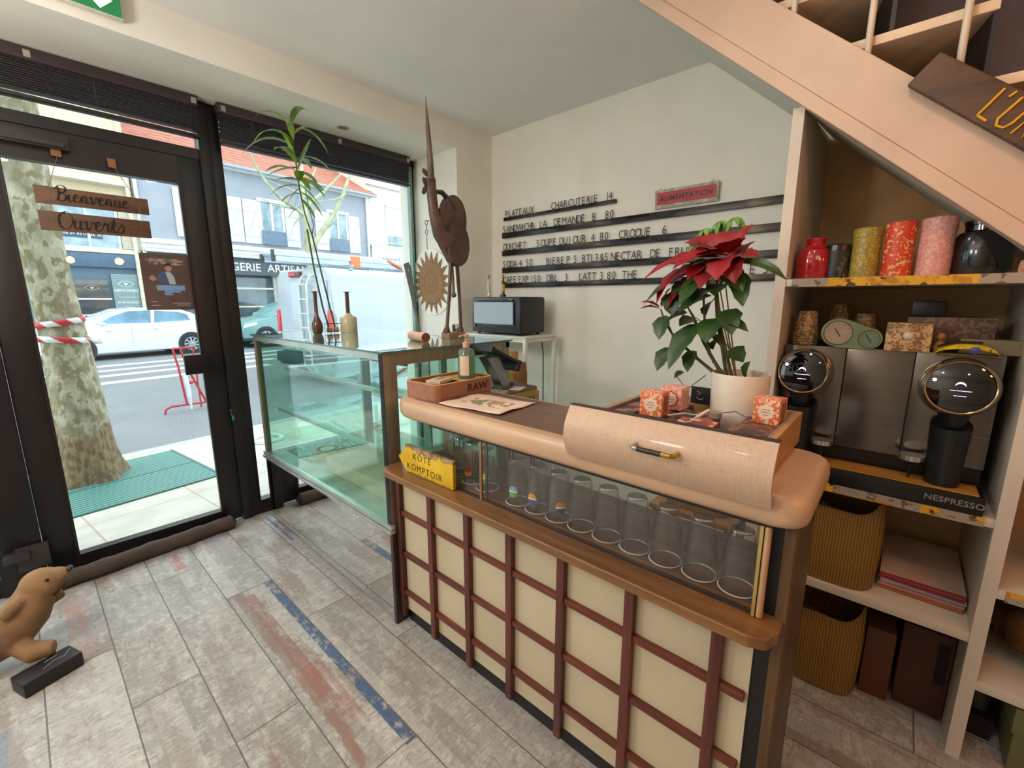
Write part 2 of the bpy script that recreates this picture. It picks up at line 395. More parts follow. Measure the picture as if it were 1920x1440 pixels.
for i, p in enumerate(FILL_GLOBES):
    t = thing('fill_globe', 'round opal glass fill lamp added out of view on the left', 'pendant lamp', p, 0, 'added globe fill lamps')
    B().tube([(0, 0, .16), (0, 0, 2.83 - p[2])], .003, 6).out('cord', M('#111111', .7), t)
    B().lathe([(.02, .14), (.03, .17), (0, .175)], 16).out('cap', M('#1a1716', .4), t)
    B().lathe([(.02, .145), (.10, .115), (.15, .04), (.15, -.04), (.10, -.115), (0, -.15)], 28).out('globe', glass('#fff6ea', .04, milky=.25, milk='#fff6ea'), t)

# ---- exit sign on the beam
t = thing('exit_sign', 'green and white emergency exit sign with down arrow on the beam', 'sign', (.325, 2.735, 2.70))
GRN = M('#1f7a48', .5, emit=.35)
B().box(-.17, .17, -.03, 0, 0, .12, .003).out('sign_body', M('#d8d6c8', .5), t)
B().box(-.165, .165, -.033, -.0305, .005, .115).out('sign_face', GRN, t)
WHT = M('#f0f0e8', .5, emit=.5)
B().box(-.15, -.02, -.0345, -.0335, .012, .108).out('pictogram_field', M('#cfd2b8', .5, emit=.3), t)
b = B(); b.prism([(.075, .10), (.115, .10), (.115, .06), (.14, .06), (.095, .015), (.05, .06), (.075, .06)], 'Y', -.0348, -.0338); b.out('arrow', WHT, t)
b = B(); b.tube([(-.09, -.0350, .02), (-.075, -.035, .045), (-.085, -.035, .075)], .006, 6); b.tube([(-.045, -.035, .018), (-.06, -.035, .04), (-.085, -.035, .05)], .006, 6)
b.tube([(-.11, -.035, .07), (-.085, -.035, .075), (-.06, -.035, .062)], .005, 6); b.sphere((-.082, -.035, .092), .009, n=10); b.out('running_figure', GRN, t)

# ================================================================== STAIRCASE
zl = lambda y: 2.014 + .885 * (y - .2)
st = thing('staircase', 'pale painted straight staircase climbing above the shelves', 'staircase', (1.9, 0, 2.0))
def stl(b, *a): bmesh.ops.translate(b.bm, verts=b.bm.verts, vec=(-1.9, 0, -2.0)); return b.out(*a)
y0, y1 = -1.9, YT
STR = M('#d2b49d', .42, var=.03, scale=4, bump=.03, bscale=40)
b = B(); b.prism([(y0, zl(y0) + .055), (y1, zl(y1) + .055), (y1, zl(y1) + .25), (y0, zl(y0) + .25)], 'X', 1.865, 1.90, .003); stl(b, 'stringer', STR, st)
b = B(); b.prism([(y0, zl(y0)), (y1, zl(y1)), (y1, zl(y1) + .054), (y0, zl(y0) + .054)], 'X', 1.86, 1.90, .003); stl(b, 'stringer_edge', STR, st)
b = B(); P0 = [(1.9, y0, zl(y0) + .002), (2.82, y0, zl(y0) + .10), (2.82, y1 - .11, zl(y1 - .11) + .10), (1.9, y1, zl(y1) + .002)]
A = [b.bm.verts.new(p) for p in P0]; C = [b.bm.verts.new((p[0], p[1], p[2] + .04)) for p in P0]
b._f(A[::-1]); b._f(C)
for i in range(4): b._f([A[i], A[(i + 1) % 4], C[(i + 1) % 4], C[i]])
stl(b, 'soffit', M('#d5d8cd', .8, var=.02), st)
TRD = M('#ecd3b6', .45, var=.04); RIS = M('#241c1c', .5)
for k in range(-5, 5):
    ty, tz = -.087 + k * .226, 2.285 + k * .20
    if tz > 3.6 : continue
    b = B(); b.prism([(1.905, ty), (2.80, ty + .225), (2.80, ty + .225 + .20), (1.905, ty + .33)], 'Z', tz, tz + .028, .002); stl(b, 'tread', TRD, st)
    b = B(); b.prism([(1.91, ty + .225), (2.79, ty + .45), (2.79, ty + .462), (1.91, ty + .237)], 'Z', tz + .03, tz + .198); stl(b, 'riser', RIS, st)
for k in range(-4, 4):
    by = .193 + k * .2165; b = B(); b.cyl((1.883, by, zl(by) + .24), (1.883, by, zl(by) + 1.15), .0095, n=14); stl(b, 'baluster', M('#d8cbb8', .4), st)
b = B(); b.tube([(1.883, -1.2, zl(-1.2) + 1.15), (1.883, 1.05, zl(1.05) + 1.15)], .022, 12); stl(b, 'handrail', STR, st)
# board sign propped on the stringer
t = thing('wooden_sign', 'dark brown board with yellow painted letters leaning on the stair rail', 'sign', (1.845, .021, 2.19), 0)
sl = math.atan(.885)
mx = Matrix.Translation((0, 0, 0)) @ Matrix.Rotation(0, 4, 'X')
P = [(.0, .0), (.062, -.067), (-.62, -.067 - .682 * .885), (-.66, -.0 - .66 * .885 + .02)]
b = B(); b.prism(P, 'X', -.012, .012, .004); b.out('board', wood('#5f432c', '#402c1c', 'Y', .55), t)
YEL = M('#e0a51c', .5)
def stroke(name, pts, r, m, par, n=6):
    b = B()
    for p in pts: b.tube(p, r, n)
    return b.out(name, m, par)
def sp(s_, h): # s along the board, h across it
    return (-.0145, .062 - s_ * .755 - h * .663, -.067 - s_ * .668 + h * .749)
stroke('letter', [[sp(.196, .083), sp(.199, .013)], [sp(.199, .013), sp(.226, .012)]], .0034, YEL, t)
stroke('apostrophe', [[sp(.222, .088), sp(.219, .072)]], .0032, YEL, t)
stroke('letter', [[sp(.243, .083), sp(.242, .026), sp(.252, .013), sp(.268, .016), sp(.274, .03), sp(.276, .083)]], .0034, YEL, t)
stroke('letter', [[sp(.292, .013), sp(.294, .083), sp(.318, .015), sp(.322, .085)]], .0034, YEL, t)

# ================================================================== BOOKCASE UNDER THE STAIRS
XS = 1.885
bc = thing('bookcase', 'white painted built-in shelving under the stairs', 'shelving', (2.35, 0, 0))
def bcl(b, *a): bmesh.ops.translate(b.bm, verts=b.bm.verts, vec=(-2.35, 0, 0)); return b.out(*a)
b = B(); b.prism([(1.885, 0), (2.50, 0), (2.50, zl(.36) + .04), (1.885, zl(.36) - .005)], 'Y', .345, .380); bcl(b, 'side_panel', WHITE, bc)
b = B(); b.prism([(1.885, 0), (2.50, 0), (2.50, zl(-.30) + .04), (1.885, zl(-.30) - .005)], 'Y', -.312, -.277); bcl(b, 'side_panel', WHITE, bc)
b = B(); b.prism([(XS, 0), (2.5, 0), (2.5, zl(-1.1)), (XS, zl(-1.1))], 'Y', -1.1, -1.065); bcl(b, 'side_panel', WHITE, bc)
b = B(); b.prism([(-1.1, 0), (.36, 0), (.36, zl(.36) + .075), (-1.1, zl(-1.1) + .075)], 'X', 2.48, 2.50); bcl(b, 'back_panel', M('#cfa878', .7, var=.05), bc)
for z0, z1, ya, yb in ((1.552, 1.577, -1.065, .345), (.820, .848, -.277, .345), (.424, .455, -.277, .345), (.60, .632, -1.065, -.312), (.27, .303, -1.065, -.312)):
    b = B(); b.box(XS + .004, 2.48, ya, yb, z0, z1, .001); bcl(b, 'shelf', WHITE, bc)
# patterned paper tape on three shelf edges
def tape_mat():
    g = G('patterned_paper_tape')
    v = g.n('TexVoronoi', {'Vector': g.scaled((1, 9, 22)), 'Scale': 1.0}, feature='F1').outputs['Color']
    f = g.noise((1, 1, 1), 26, 4); w_ = g.n('TexWave', {'Vector': g.scaled((4, 20, 30)), 'Scale': 1.2, 'Distortion': 8.0}).outputs[1]
    c = g.ramp(f, [(.44, '#b57d10'), (.5, '#d9a21c')])
    c = g.mix(g.ramp(w_, [(.86, 0), (.93, 1)]), c, '#4c3018')
    s = g.n('SeparateColor', {0: v}).outputs[0]; c = g.mix(g.m2('GREATER_THAN', s, .72), c, '#a09384')
    c = g.mix(g.m2('MULTIPLY', g.m2('GREATER_THAN', s, .72), g.ramp(w_, [(.5, 0), (.6, 1)])), c, '#6b5a52')
    return g.bsdf(c, .5)
TAPE = tape_mat()
for z0, z1, ya, yb in ((1.550, 1.5785, -1.06, .325), (.818, .8485, -.255, .30), (.598, .6335, -1.06, -.33)):
    b = B(); b.box(XS - .0005, XS + .0035, ya, yb, z0, z1); bcl(b, 'edge_tape', TAPE, bc)
# ================================================================== COUNTER
CREAM = M('#c4b497', .45, var=.03, scale=4)
MAHO = wood('#6b3328', '#3f1d18', 'Z', .4); MAHOY = wood('#7a3b2b', '#4a231b', 'Y', .4)
OAK = wood('#8a5f35', '#5d3c1f', 'Y', .35, coat=.2)
WALN = wood('#6b4a38', '#4d3327', 'Y', .35)
c = thing('shop_counter', 'vintage counter with cream grid panels, glass case and rounded tan top', 'counter', (1.2, .85, 0))
def cl(b, n, m, par=c, **k):
    bmesh.ops.translate(b.bm, verts=b.bm.verts, vec=(-1.2, -.85, 0)); return b.out(n, m, par, **k)
cl(B().box(1.045, 1.06, .172, 1.612, .075, .772), 'front_panel', CREAM)
cl(B().box(1.062, 1.34, .14, 1.60, 0, .08), 'plinth', M('#15141a', .5))
for y in (1.597, 1.373, 1.148, .931, .711, .478, .247):
    cl(B().box(1.022, 1.046, y - .014, y + .014, .045, .770, .003), 'batten', MAHO)
for z in (.565, .365, .170):
    cl(B().box(1.029, 1.046, .178, 1.605, z - .011, z + .011, .003), 'cross_batten', MAHOY)
b = B(); b.prism([(.945, .17), (.96, .135), (1.0, .12), (1.36, .12), (1.36, 1.615), (1.0, 1.615), (.965, 1.605), (.945, 1.57)], 'Z', .768, .797, .005)
cl(b, 'ledge', OAK)
cl(B().box(1.06, 1.36, .15, 1.58, .797, .7995), 'case_floor', WALN)
cl(B().box(1.043, 1.36, .117, .139, 0, 1.03, .002), 'side_panel', wood('#66492a', '#3d2915', 'Z', .45))
cl(B().box(1.050, 1.056, .139, .172, .0, 1.03), 'corner_strip', M('#100e10', .5))
def rrect(x0, x1, y0, y1, r, rr=None, n=7):
    out = []; rr = rr or (r, r, r, r)
    for (cx, cy, a, q) in ((x1, y1, 0, rr[0]), (x0, y1, 90, rr[1]), (x0, y0, 180, rr[2]), (x1, y0, 270, rr[3])):
        sx = -1 if a in (0, 270) else 1; sy = -1 if a in (0, 90) else 1
        for k in range(n + 1):
            t_ = radians(a + 90 * k / n); out.append((cx + sx * q + q * cos(t_), cy + sy * q + q * sin(t_)))
    return out
b = B(); rings = []
for k in range(11):
    a = -pi / 2 + pi * k / 10; i_ = .024 * (1 - max(0, cos(a)) ** .8); z_ = 1.0695 + .0375 * (abs(sin(a)) ** .8) * (1 if a > 0 else -1)
    rings.append([b.bm.verts.new((p[0], p[1], z_)) for p in rrect(.985 + i_, 1.36, .095 + i_, 1.60 - i_, .05, (.03, .16 - i_ * .5, .05, .05))])
for A, C in zip(rings, rings[1:]):
    for i in range(len(A)): b._f([A[i], A[(i + 1) % len(A)], C[(i + 1) % len(A)], C[i]])
b._f(rings[0][::-1]); b._f(rings[-1])
cl(b, 'worktop', M('#c7a282', .38, var=.05, scale=3, st=(3, .6, 3), coat=.1))
b = B(); b.prism(rrect(1.036, 1.345, .40, 1.55, .03, (.02, .12, .01, .01)), 'Z', 1.1068, 1.1085)
cl(b, 'worktop_inlay', wood('#7a5a4c', '#65493d', 'Y', .32, st=9))
cl(B().box(1.018, 1.052, .16, 1.345, 1.018, 1.034), 'top_track', M('#1b1716', .4))
cl(B().box(1.024, 1.040, .175, 1.50, .7965, .801), 'bottom_track', M('#2c1d14', .4))
CG = glass('#fdfefe', .03)
o = cl(B().box(1.026, 1.030, .175, 1.065, .80, 1.02), 'sliding_pane', CG)
cl(B().box(1.034, 1.038, 1.04, 1.345, .80, 1.02), 'sliding_pane', CG)
cl(B().box(1.022, 1.028, 1.056, 1.066, .799, 1.02), 'pane_edge', M('#c58f68', .25, .7, var=.1))
cl(B().box(1.030, 1.036, 1.036, 1.046, .799, 1.02), 'pane_edge', M('#6d6a66', .25, .8))
cl(B().box(1.016, 1.03, .174, .181, .799, 1.02), 'brass_strip', M('#c9b870', .3, .6))
cl(B().cyl((1.024, .166, .80), (1.024, .166, 1.02), .0075, n=14), 'corner_rod', M('#d3a57c', .35, .3))
for y in (.16, 1.585):
    cl(B().box(1.30, 1.34, y - .02, y + .02, .797, 1.035), 'rear_post', OAK)

# ---- tumblers standing upside down in the case
TG = glass('#ffffff', .018, '#e9eeed', 1.3); RG = glass('#feffff', .04, '#d0dad8', 1.4)
def tumbler(y, x, label, grp, ribbed, badge=None, back=0):
    t = thing('drinking_glass', label, 'glass', (x, y, .80), random.uniform(0, 6), grp); h = .155
    prof = [(.0435, 0), (.0425, .0), (.041, .03), (.0375, .09), (.031, h - .012), (.0285, h - .003), (.026, h)]
    if ribbed:
        b = B(); n = 40; rings = []
        for (r, z) in [(.042 - .0105 * (k / 14) ** 1.4 + .0009 * (k % 2), h * k / 14) for k in range(15)]:
            rings.append([b.bm.verts.new(((r + .0007 * (i % 2)) * cos(2 * pi * i / n), (r + .0007 * (i % 2)) * sin(2 * pi * i / n), z)) for i in range(n)])
        for A, C in zip(rings, rings[1:]):
            for i in range(n): b._f([A[i], A[(i + 1) % n], C[(i + 1) % n], C[i]])
        b.lathe([(.0395, .002), (.029, h - .014), (0, h - .013)], 30); b.out('bowl', RG, t, ang=12)
    else:
        b = B(); b.lathe(prof, 32); b.lathe([(.041, .002), (.0355, .09), (.029, h - .016), (0, h - .014)], 32); b.out('bowl', TG, t)
    B().lathe([(.0415, .0), (.044, .0012), (.0415, .0028)], 36).out('rim', M('#dfe6e4', .1, .2), t)
    B().lathe([(.0, h), (.018, h - .001), (.0275, h), (.0262, h + .003), (.022, h + .002), (0, h + .001)], 28).out('foot', glass('#e9eeed', .12, '#7f8887', 1.4), t)
    if badge:
        t.rotation_euler[2] = 0
        def patch(nm, a0, a1, z0, z1, m):
            b = B(); R_ = .0415; 
            b.grid(lambda u, v: ((R_ - .012 * (z0 + (z1 - z0) * v) / h * 1.0 + .002) * cos(a0 + (a1 - a0) * u), (R_ - .012 * (z0 + (z1 - z0) * v) / h + .002) * sin(a0 + (a1 - a0) * u), z0 + (z1 - z0) * v), 8, 3); b.out(nm, m, t)
        c0 = pi + .25 + badge[3]; cols = badge[:3]
        import itertools
        for k in range(9):
            zz = .032 + k * .0042; w_ = .42 * math.sqrt(max(.05, 1 - ((k - 4) / 4.8) ** 2))
            patch('badge', c0 - w_, c0 + w_, zz, zz + .0044, M(cols[0] if k < 4 else (cols[1] if k < 5 else cols[2]), .5, var=.02))
        
    return t
B_OR = ('#3a3f86', '#e9e2d0', '#e08a25'); B_RD = ('#e3a32b', '#5b6ea8', '#b3243a'); B_GR = ('#6aa03c', '#e9e2d0', '#6fa9cc')
names = ['closest to the tan corner rod', 'second along from the tan corner rod', 'third along from the tan corner rod', 'third from the badged ones',
         'second from the badged ones', 'plain, right next to the badged ones']
for k, y in enumerate((.233, .324, .415, .506, .597, .688)):
    tumbler(y, 1.10, 'plain clear tumbler upside down in the counter case, ' + names[k], 'plain tumblers in the counter case', False)
tumbler(.776, 1.10, 'ribbed tumbler with narrow orange and blue badge, next to the plain tumblers', 'ribbed tumblers in the counter case', True, B_OR + (.55,))
tumbler(.864, 1.10, 'ribbed tumbler with round orange, white and blue badge, middle of the case', 'ribbed tumblers in the counter case', True, B_OR + (-.1,))
tumbler(.952, 1.10, 'ribbed tumbler with blue and green badge right of the pane joint', 'ribbed tumblers in the counter case', True, B_GR + (0,))
tumbler(1.115, 1.11, 'ribbed tumbler with yellow and green badge just behind the pane joint', 'ribbed tumblers in the counter case', True, ('#6aa03c', '#e9e2d0', '#e3c02b', .3))
tumbler(1.205, 1.12, 'ribbed tumbler with red and yellow badge beside the yellow sign', 'ribbed tumblers in the counter case', True, B_RD + (0,))
tumbler(1.295, 1.135, 'ribbed tumbler without badge half hidden by the yellow sign', 'ribbed tumblers in the counter case', True)
tumbler(1.375, 1.19, 'ribbed tumbler at the far end, deepest behind the yellow sign', 'ribbed tumblers in the counter case', True)

# ---- yellow arrow sign on the ledge
def yellow_mat():
    g = G('chipped_yellow_paint'); x, y, z = g.sep(); f = g.noise((1, 1, 1), 30, 5); f2 = g.noise((1, 1, 1), 9, 3)
    edge = g.m2('GREATER_THAN', g.m2('ADD', z, g.m2('MULTIPLY', g.m2('ADD', f, f2), .05)), .152)
    lo = g.m2('LESS_THAN', g.m2('SUBTRACT', z, g.m2('MULTIPLY', f, .04)), -.014)
    corner = g.m2('GREATER_THAN', g.m2('ADD', g.m2('SUBTRACT', z, g.m2('MULTIPLY', y, .5)), g.m2('MULTIPLY', f2, .06)), .192)
    k = g.m2('MAXIMUM', g.m2('MAXIMUM', edge, lo), corner)
    c_ = g.mix(k, g.ramp(f2, [(.35, '#c99d0c'), (.65, '#dcb61c')]), g.ramp(f, [(.4, '#7a5a3a'), (.6, '#a58a5e')]))
    return g.bsdf(c_, .5)
t = thing('arrow_sign', 'yellow chipped arrow-shaped sign on the counter ledge, leaning on the glass', 'sign', (1.012, 1.19, .798), 0)
b = B(); b.prism([(0, 0), (.30, 0), (.318, .025), (.345, .045), (.352, .058), (.322, .075), (.315, .098), (.30, .118), (0, .115)], 'X', -.008, .008, .002); b.out('board', yellow_mat(), t)
INK = M('#33291a', .6)
text('lettering', 'KÔTÉ', (-.0085, .190, .066), FX, .040, INK, t, align='CENTER', spc=1.25, off=-.0006)
text('lettering', 'KOMPTOIR', (-.0085, .178, .017), FX, .040, INK, t, align='CENTER', spc=1.2, off=-.0006)

# ---- wooden tray box with bottle and papers
TW = wood('#a66f50', '#8a563d', 'X', .35, coat=.15)
t = thing('tray_box', 'open wooden tray box with rounded corners and dark stamped letters', 'box', (1.215, 1.44, 1.1085), .03)
b = B(); po = rrect(-.165, .165, -.105, .105, .03); pi_ = rrect(-.153, .153, -.093, .093, .02); n = len(po)
V = [[b.bm.verts.new((p[0], p[1], z)) for p in q] for q, z in ((po, 0), (po, .065), (pi_, .065), (pi_, .006))]
for A, C in zip(V, V[1:]):
    for i in range(n): b._f([A[i], A[(i + 1) % n], C[(i + 1) % n], C[i]])
b._f(V[0][::-1]); b._f(V[3]); b.out('tray_body', TW, t)
b = B(); V = [[b.bm.verts.new((p[0], p[1], z)) for p in q] for q, z in ((po, .0651), (po, .067), (pi_, .067), (pi_, .0651))]
for A, C in zip(V, V[1:]):
    for i in range(n): b._f([A[i], A[(i + 1) % n], C[(i + 1) % n], C[i]])
b.out('rim', M('#c9a263', .4), t)
b = B(); b.prism([(.03, -.091), (.151, -.091), (.151, .091), (.03, .091)], 'Z', .05, .056); b.out('lid_plate', wood('#c9a263', '#b48c4e', 'X'), t)
text('lettering', 'RAW', (.06, -.1052, .018), 0, .046, M('#4a2a22', .5), t, off=.0012, sx=1.15, ext=.0004)
t = thing('card_pack', 'pale pink paper packet lying in the wooden tray box', 'packet', (1.165, 1.455, 1.16), .35)
B().box(-.05, .05, -.035, .035, 0, .014, .002).out('packet', M('#d9b7a2', .6), t); B().box(-.02, .035, -.02, .01, .0142, .0148).out('label', M('#8d8f92', .6), t)
t = thing('pump_bottle', 'clear green hand soap bottle with pink pump in the wooden tray', 'bottle', (1.297, 1.425, 1.166))
B().lathe([(0, 0), (.036, 0), (.039, .004), (.0385, .06), (.036, .115), (.030, .126), (.014, .132), (.013, .137), (0, .137)], 28).out('bottle_body', glass('#d5ece0', .07, '#8fb8a4', milky=.12, milk='#cfe6da'), t)
B().lathe([(0, .003), (.035, .003), (.0365, .06), (.035, .098), (0, .098)], 28).out('liquid', glass('#7fc9a4', .02, '#3f9a72', milky=.30, milk='#62b58c'), t)
b = B(); b.grid(lambda u, v: (.0397 * cos(pi + 1.0 - 1.1 * u + .1), .0397 * sin(pi + 1.0 - 1.1 * u + .1) * 1.0, .015 + .085 * v), 8, 1); b.out('label', M('#e6c9b0', .6), t)
b = B(); b.lathe([(.015, .135), (.0155, .155), (.009, .160), (.0055, .162), (.0055, .180), (.011, .182), (.011, .192), (0, .193)], 20); b.tube([(0, 0, .187), (-.03, .004, .186), (-.034, .004, .180)], .004, 8)
b.out('pump', M('#dba88c', .4), t)
# a printed sheet
def sheet_mat():
    g = G('printed_sheet'); x, y, z = g.sep(); f = g.noise((1, 1, 1), 24, 5)
    k = g.m2('MULTIPLY', g.m2('GREATER_THAN', f, .47), g.m2('MULTIPLY', g.band(x, -.045, .05), g.band(y, -.1, .1)))
    c_ = g.mix(k, g.ramp(g.noise((1, 1, 1), 3, 2), [(.4, '#d9bba6'), (.6, '#e2c8b5')]), g.ramp(g.noise((1, 1, 1), 11, 2), [(.45, '#6d7f56'), (.55, '#b08a5e')]))
    w_ = g.n('TexWave', {'Vector': g.scaled((90, 0, 0)), 'Scale': 1.0}).outputs[1]
    k2 = g.m2('MULTIPLY', g.m2('GREATER_THAN', w_, .8), g.m2('MULTIPLY', g.band(x, .07, .10), g.band(y, -.11, .11)))
    return g.bsdf(g.mix(g.m2('MULTIPLY', k2, .4), c_, '#8b6d5c'), .75)
o = B().grid(lambda u, v: (-.115 + .23 * u, -.15 + .30 * v, .002 + .010 * max(0, (.25 - v)) * (1 - u) * 2 + .004 * sin(u * 5 + v * 4) ** 2), 12, 14).out('paper_sheet', sheet_mat(), None, (1.168, 1.168, 1.1085), .08, solid=.0006)
tag(o, 'printed paper sheet with green drawing lying flat on the counter top', 'paper')

# ---- drawer standing on the counter
LAM = G('pale_woven_laminate'); f = LAM.noise((60, 12, 160), 3, 4); f2 = LAM.noise((1, 240, 20), 2, 3)
LAM.bsdf(LAM.ramp(LAM.m2('ADD', LAM.m2('MULTIPLY', f, .5), LAM.m2('MULTIPLY', f2, .5)), [(.36, '#b99a82'), (.5, '#c6a58b'), (.64, '#ccac93')]), .42, bump=f, bs=.05, bd=.001, coat=.15)
t = thing('display_box', 'pulled-out drawer with bulging tan front used as display on the counter', 'drawer', (1.2, .40, 1.1085))
prof = []
for k in range(13):
    v = k / 12; prof.append((-.215 - .042 * sin(pi * (.12 + .80 * v)) , -.028 + .142 * v))
back = [(x + .014, z) for x, z in reversed(prof)]
B().prism(prof + back, 'Y', -.243, .255, 0).out('drawer_front', LAM.m, t, ang=25)
B().box(-.262 + .036, -.262 + .053, -.243, .255, .1142, .1172).out('front_edge', M('#3a2c26', .5), t)
TAN = M('#b98a56', .45, var=.06, st=(1, 6, 6), scale=6)
b = B(); b.box(-.205, .235, -.215, -.202, 0, .085); b.box(-.205, .235, .222, .235, 0, .085); b.box(.222, .235, -.202, .222, 0, .085); b.out('drawer_sides', TAN, t)
b = B(); b.box(-.205, .222, -.202, -.196, .06, .0855); b.box(-.205, .222, .216, .222, .06, .0855); b.out('drawer_lining', M('#8e7f78', .5), t)
B().box(-.205, .222, -.202, .222, 0, .008).out('drawer_bottom', M('#7a4a2e', .6), t)
h_ = B(); h_.tube([(-.245, .045, .055), (-.278, .045, .055), (-.284, .038, .055), (-.284, .028, .055)], .0055, 10); h_.out('handle_bracket', M('#b5b1ab', .2, .9), t)
h_ = B(); h_.tube([(-.245, -.055, .055), (-.278, -.055, .055), (-.284, -.048, .055), (-.284, -.028, .055)], .0055, 10); h_.out('handle_bracket', M('#c09a4a', .2, .9), t)
h_ = B(); h_.cyl((-.284, .029, .055), (-.284, -.029, .055), .0062, n=14); h_.out('handle_grip', M('#241a18', .35), t)

def floral(c1, c2, c3, sc, name, dens=.5):
    key = (c1, c2, c3, sc, dens)
    if key in MC: return MC[key]
    g = G(name); v = g.n('TexVoronoi', {'Vector': g.scaled((1, 1, 1)), 'Scale': sc}, feature='F1')
    w_ = g.n('TexNoise', {'Vector': g.scaled((1, 1, 1), (3.1, 1.7, .4)), 'Scale': sc * .9, 'Detail': 2.0, 'Distortion': .6}).outputs[0]
    dn = .40 + dens * .2; c_ = g.mix(g.ramp(w_, [(dn, 0), (dn + .04, 1)]), c1, c2)
    c_ = g.mix(g.ramp(v.outputs[0], [(.16, 1), (.24, 0)]), c_, c3)
    MC[key] = g.bsdf(c_, .45); return MC[key]
F_OR = floral('#d96b3c', '#eebf9c', '#b5341f', 110, 'orange_floral'); F_PK = floral('#e09a86', '#efc4b2', '#d0604e', 90, 'pink_floral')
F_DK = floral('#5c3029', '#8b5446', '#302423', 70, 'dark_floral'); F_GY = floral('#3f4446', '#a5624a', '#2d3030', 30, 'grey_floral'); F_CR = floral('#b44a37', '#e7c3ae', '#7b3a3c', 38, 'red_cream_floral')
def cube(loc, rz, m, label, s_=(.058, .062, .066), medal='#f0d6bc', ring=None):
    t = thing('tea_box', label, 'box', loc, rz, 'small boxes in the display drawer'); a, b2, h = s_
    B().box(-a / 2, a / 2, -b2 / 2, b2 / 2, 0, h, .0012).out('carton', m, t)
    n = 40; P_ = []
    for k in range(n):
        r = .019 + .0018 * cos(8 * 2 * pi * k / n); P_.append((r * cos(2 * pi * k / n), h * .48 + r * sin(2 * pi * k / n)))
    if ring:
        b = B(); b.prism([(y * 1.22, h * .48 + (z - h * .48) * 1.22) for y, z in P_], 'X', -a / 2 - .0006, -a / 2 - .0001); b.out('label_ring', M(ring, .5), t)
    b = B(); b.prism(P_, 'X', -a / 2 - .0011, -a / 2 - .0005); b.out('label', M(medal, .6), t)
    for k, w_ in enumerate((.018, .024, .012)):
        b = B(); b.box(-a / 2 - .0015, -a / 2 - .0011, -w_ / 2, w_ / 2, h * .56 - k * .007, h * .56 - k * .007 + .0016); b.out('label_line', M('#9a5a48', .6), t)
    b = B(); b.box(-a * .28, a * .28, -b2 / 2 - .0006, -b2 / 2 - .0001, h * .15, h * .85); b.out('side_label', M('#8c5a4a' if not ring else '#c59a90', .6), t)
    return t
ZD = 1.1085 + .078
cube((1.165, .500, ZD), .05, F_OR, 'upright orange floral tea box nearest the drawer front')
cube((1.275, .486, ZD), -.05, F_PK, 'upright pink tea box with red scalloped ring, behind the orange one', ring='#cf2c26')
cube((1.285, .238, ZD), -.10, F_OR, 'upright orange floral tea box alone right of the white plant pot')
flat = [(1.085, .60, F_GY, 'grey and orange'), (1.195, .60, F_GY, 'grey and orange'), (1.305, .60, F_GY, 'grey and orange'), (1.09, .485, F_DK, ''), (1.051, .250, F_DK, ''), (1.157, .248, F_DK, ''), (1.226, .405, F_GY, ''), (1.302, .505, F_GY, ''), (1.264, .243, F_DK, '')]
fl = ['grey and orange flat tin by the drawer left front corner', 'grey and orange flat tin in the middle of the left row', 'grey and orange flat tin at the back of the left row', 'dark floral flat tin below the upright orange box',
      'dark red floral flat tin in the drawer right front corner', 'dark red floral flat tin between pot and right drawer side', 'grey flat tin in front of the white plant pot', 'grey flat tin under the pink ringed box', 'dark red floral flat tin under the lone upright box']
for (x, y, m, _), lb in zip(flat, fl):
    t = thing('tea_tin', lb, 'tin', (x, y, 1.1166), random.uniform(-.03, .03), 'flat patterned tins filling the drawer')
    B().box(-.052, .052, -.05, .05, 0, .066, .002).out('tin_body', m, t); B().box(-.0525, .0525, -.0505, .0505, .052, .0695, .002).out('lid', m, t)
    b = B(); b.box(-.014, .014, -.028, .028, .0696, .0700); b.out('label', M('#3b3f41', .5), t)
t = thing('card_sleeve', 'pink and cream patterned card packet lying behind the drawer front', 'packet', (1.118, .372, 1.1860), .02)
b = B(); b.box(-.052, .052, -.045, .045, 0, .006, .001); b.out('sleeve', F_CR, t); b = B(); b.box(-.022, .024, -.026, .026, .0061, .0066); b.out('label', M('#7a4a48', .5), t)
o = B().box(-.052, .052, -.045, .045, 0, .069, .002).out('tea_tin', F_DK, None, (1.118, .372, 1.1166)); tag(o, 'dark floral flat tin beneath the pink card packet', 'tin', 'flat patterned tins filling the drawer')
t = thing('chalk_card', 'small black card with white squiggle beside the white pot', 'card', (1.375, .445, 1.187), 0)
B().box(-.004, .004, -.028, .028, 0, .052).out('card', M('#17161b', .6), t); stroke('chalk_mark', [[(-.0045, .01, .04), (-.0045, -.002, .034), (-.0045, .008, .028)], [(-.0045, .012, .02), (-.0045, 0, .014), (-.0045, -.01, .018)]], .0008, M('#dddddd', .6), t)
t = thing('charging_cable', 'white charging cable with grey plug lying on the tins', 'cable', (1.2, .40, 1.187))
b = B(); b.tube([(-.10, .02, .004), (-.095, .0, .004), (-.075, -.015, .006), (-.05, -.02, .014), (-.02, -.028, .02)], .0018, 6)
b.tube([(-.05, .055, .006), (-.02, .02, .012), (.0, .01, .006), (.02, -.01, .004)], .002, 6); b.out('cable', M('#e3d6c8', .5), t)
b = B(); b.cyl((-.045, -.022, .014), (.0, -.036, .026), .0042, n=10); b.out('plug', M('#e9dccb', .4), t)
b = B(); b.cyl((.03, -.045, .001), (.03, -.045, .016), .016, n=18); b.out('puck', M('#8f8076', .5), t)
b = B(); b.tube([(.04, -.05, .012), (.05, -.09, .022), (.04, -.12, .012), (.02, -.135, .003)], .0012, 6); b.out('thin_lead', M('#5b4438', .6), t)

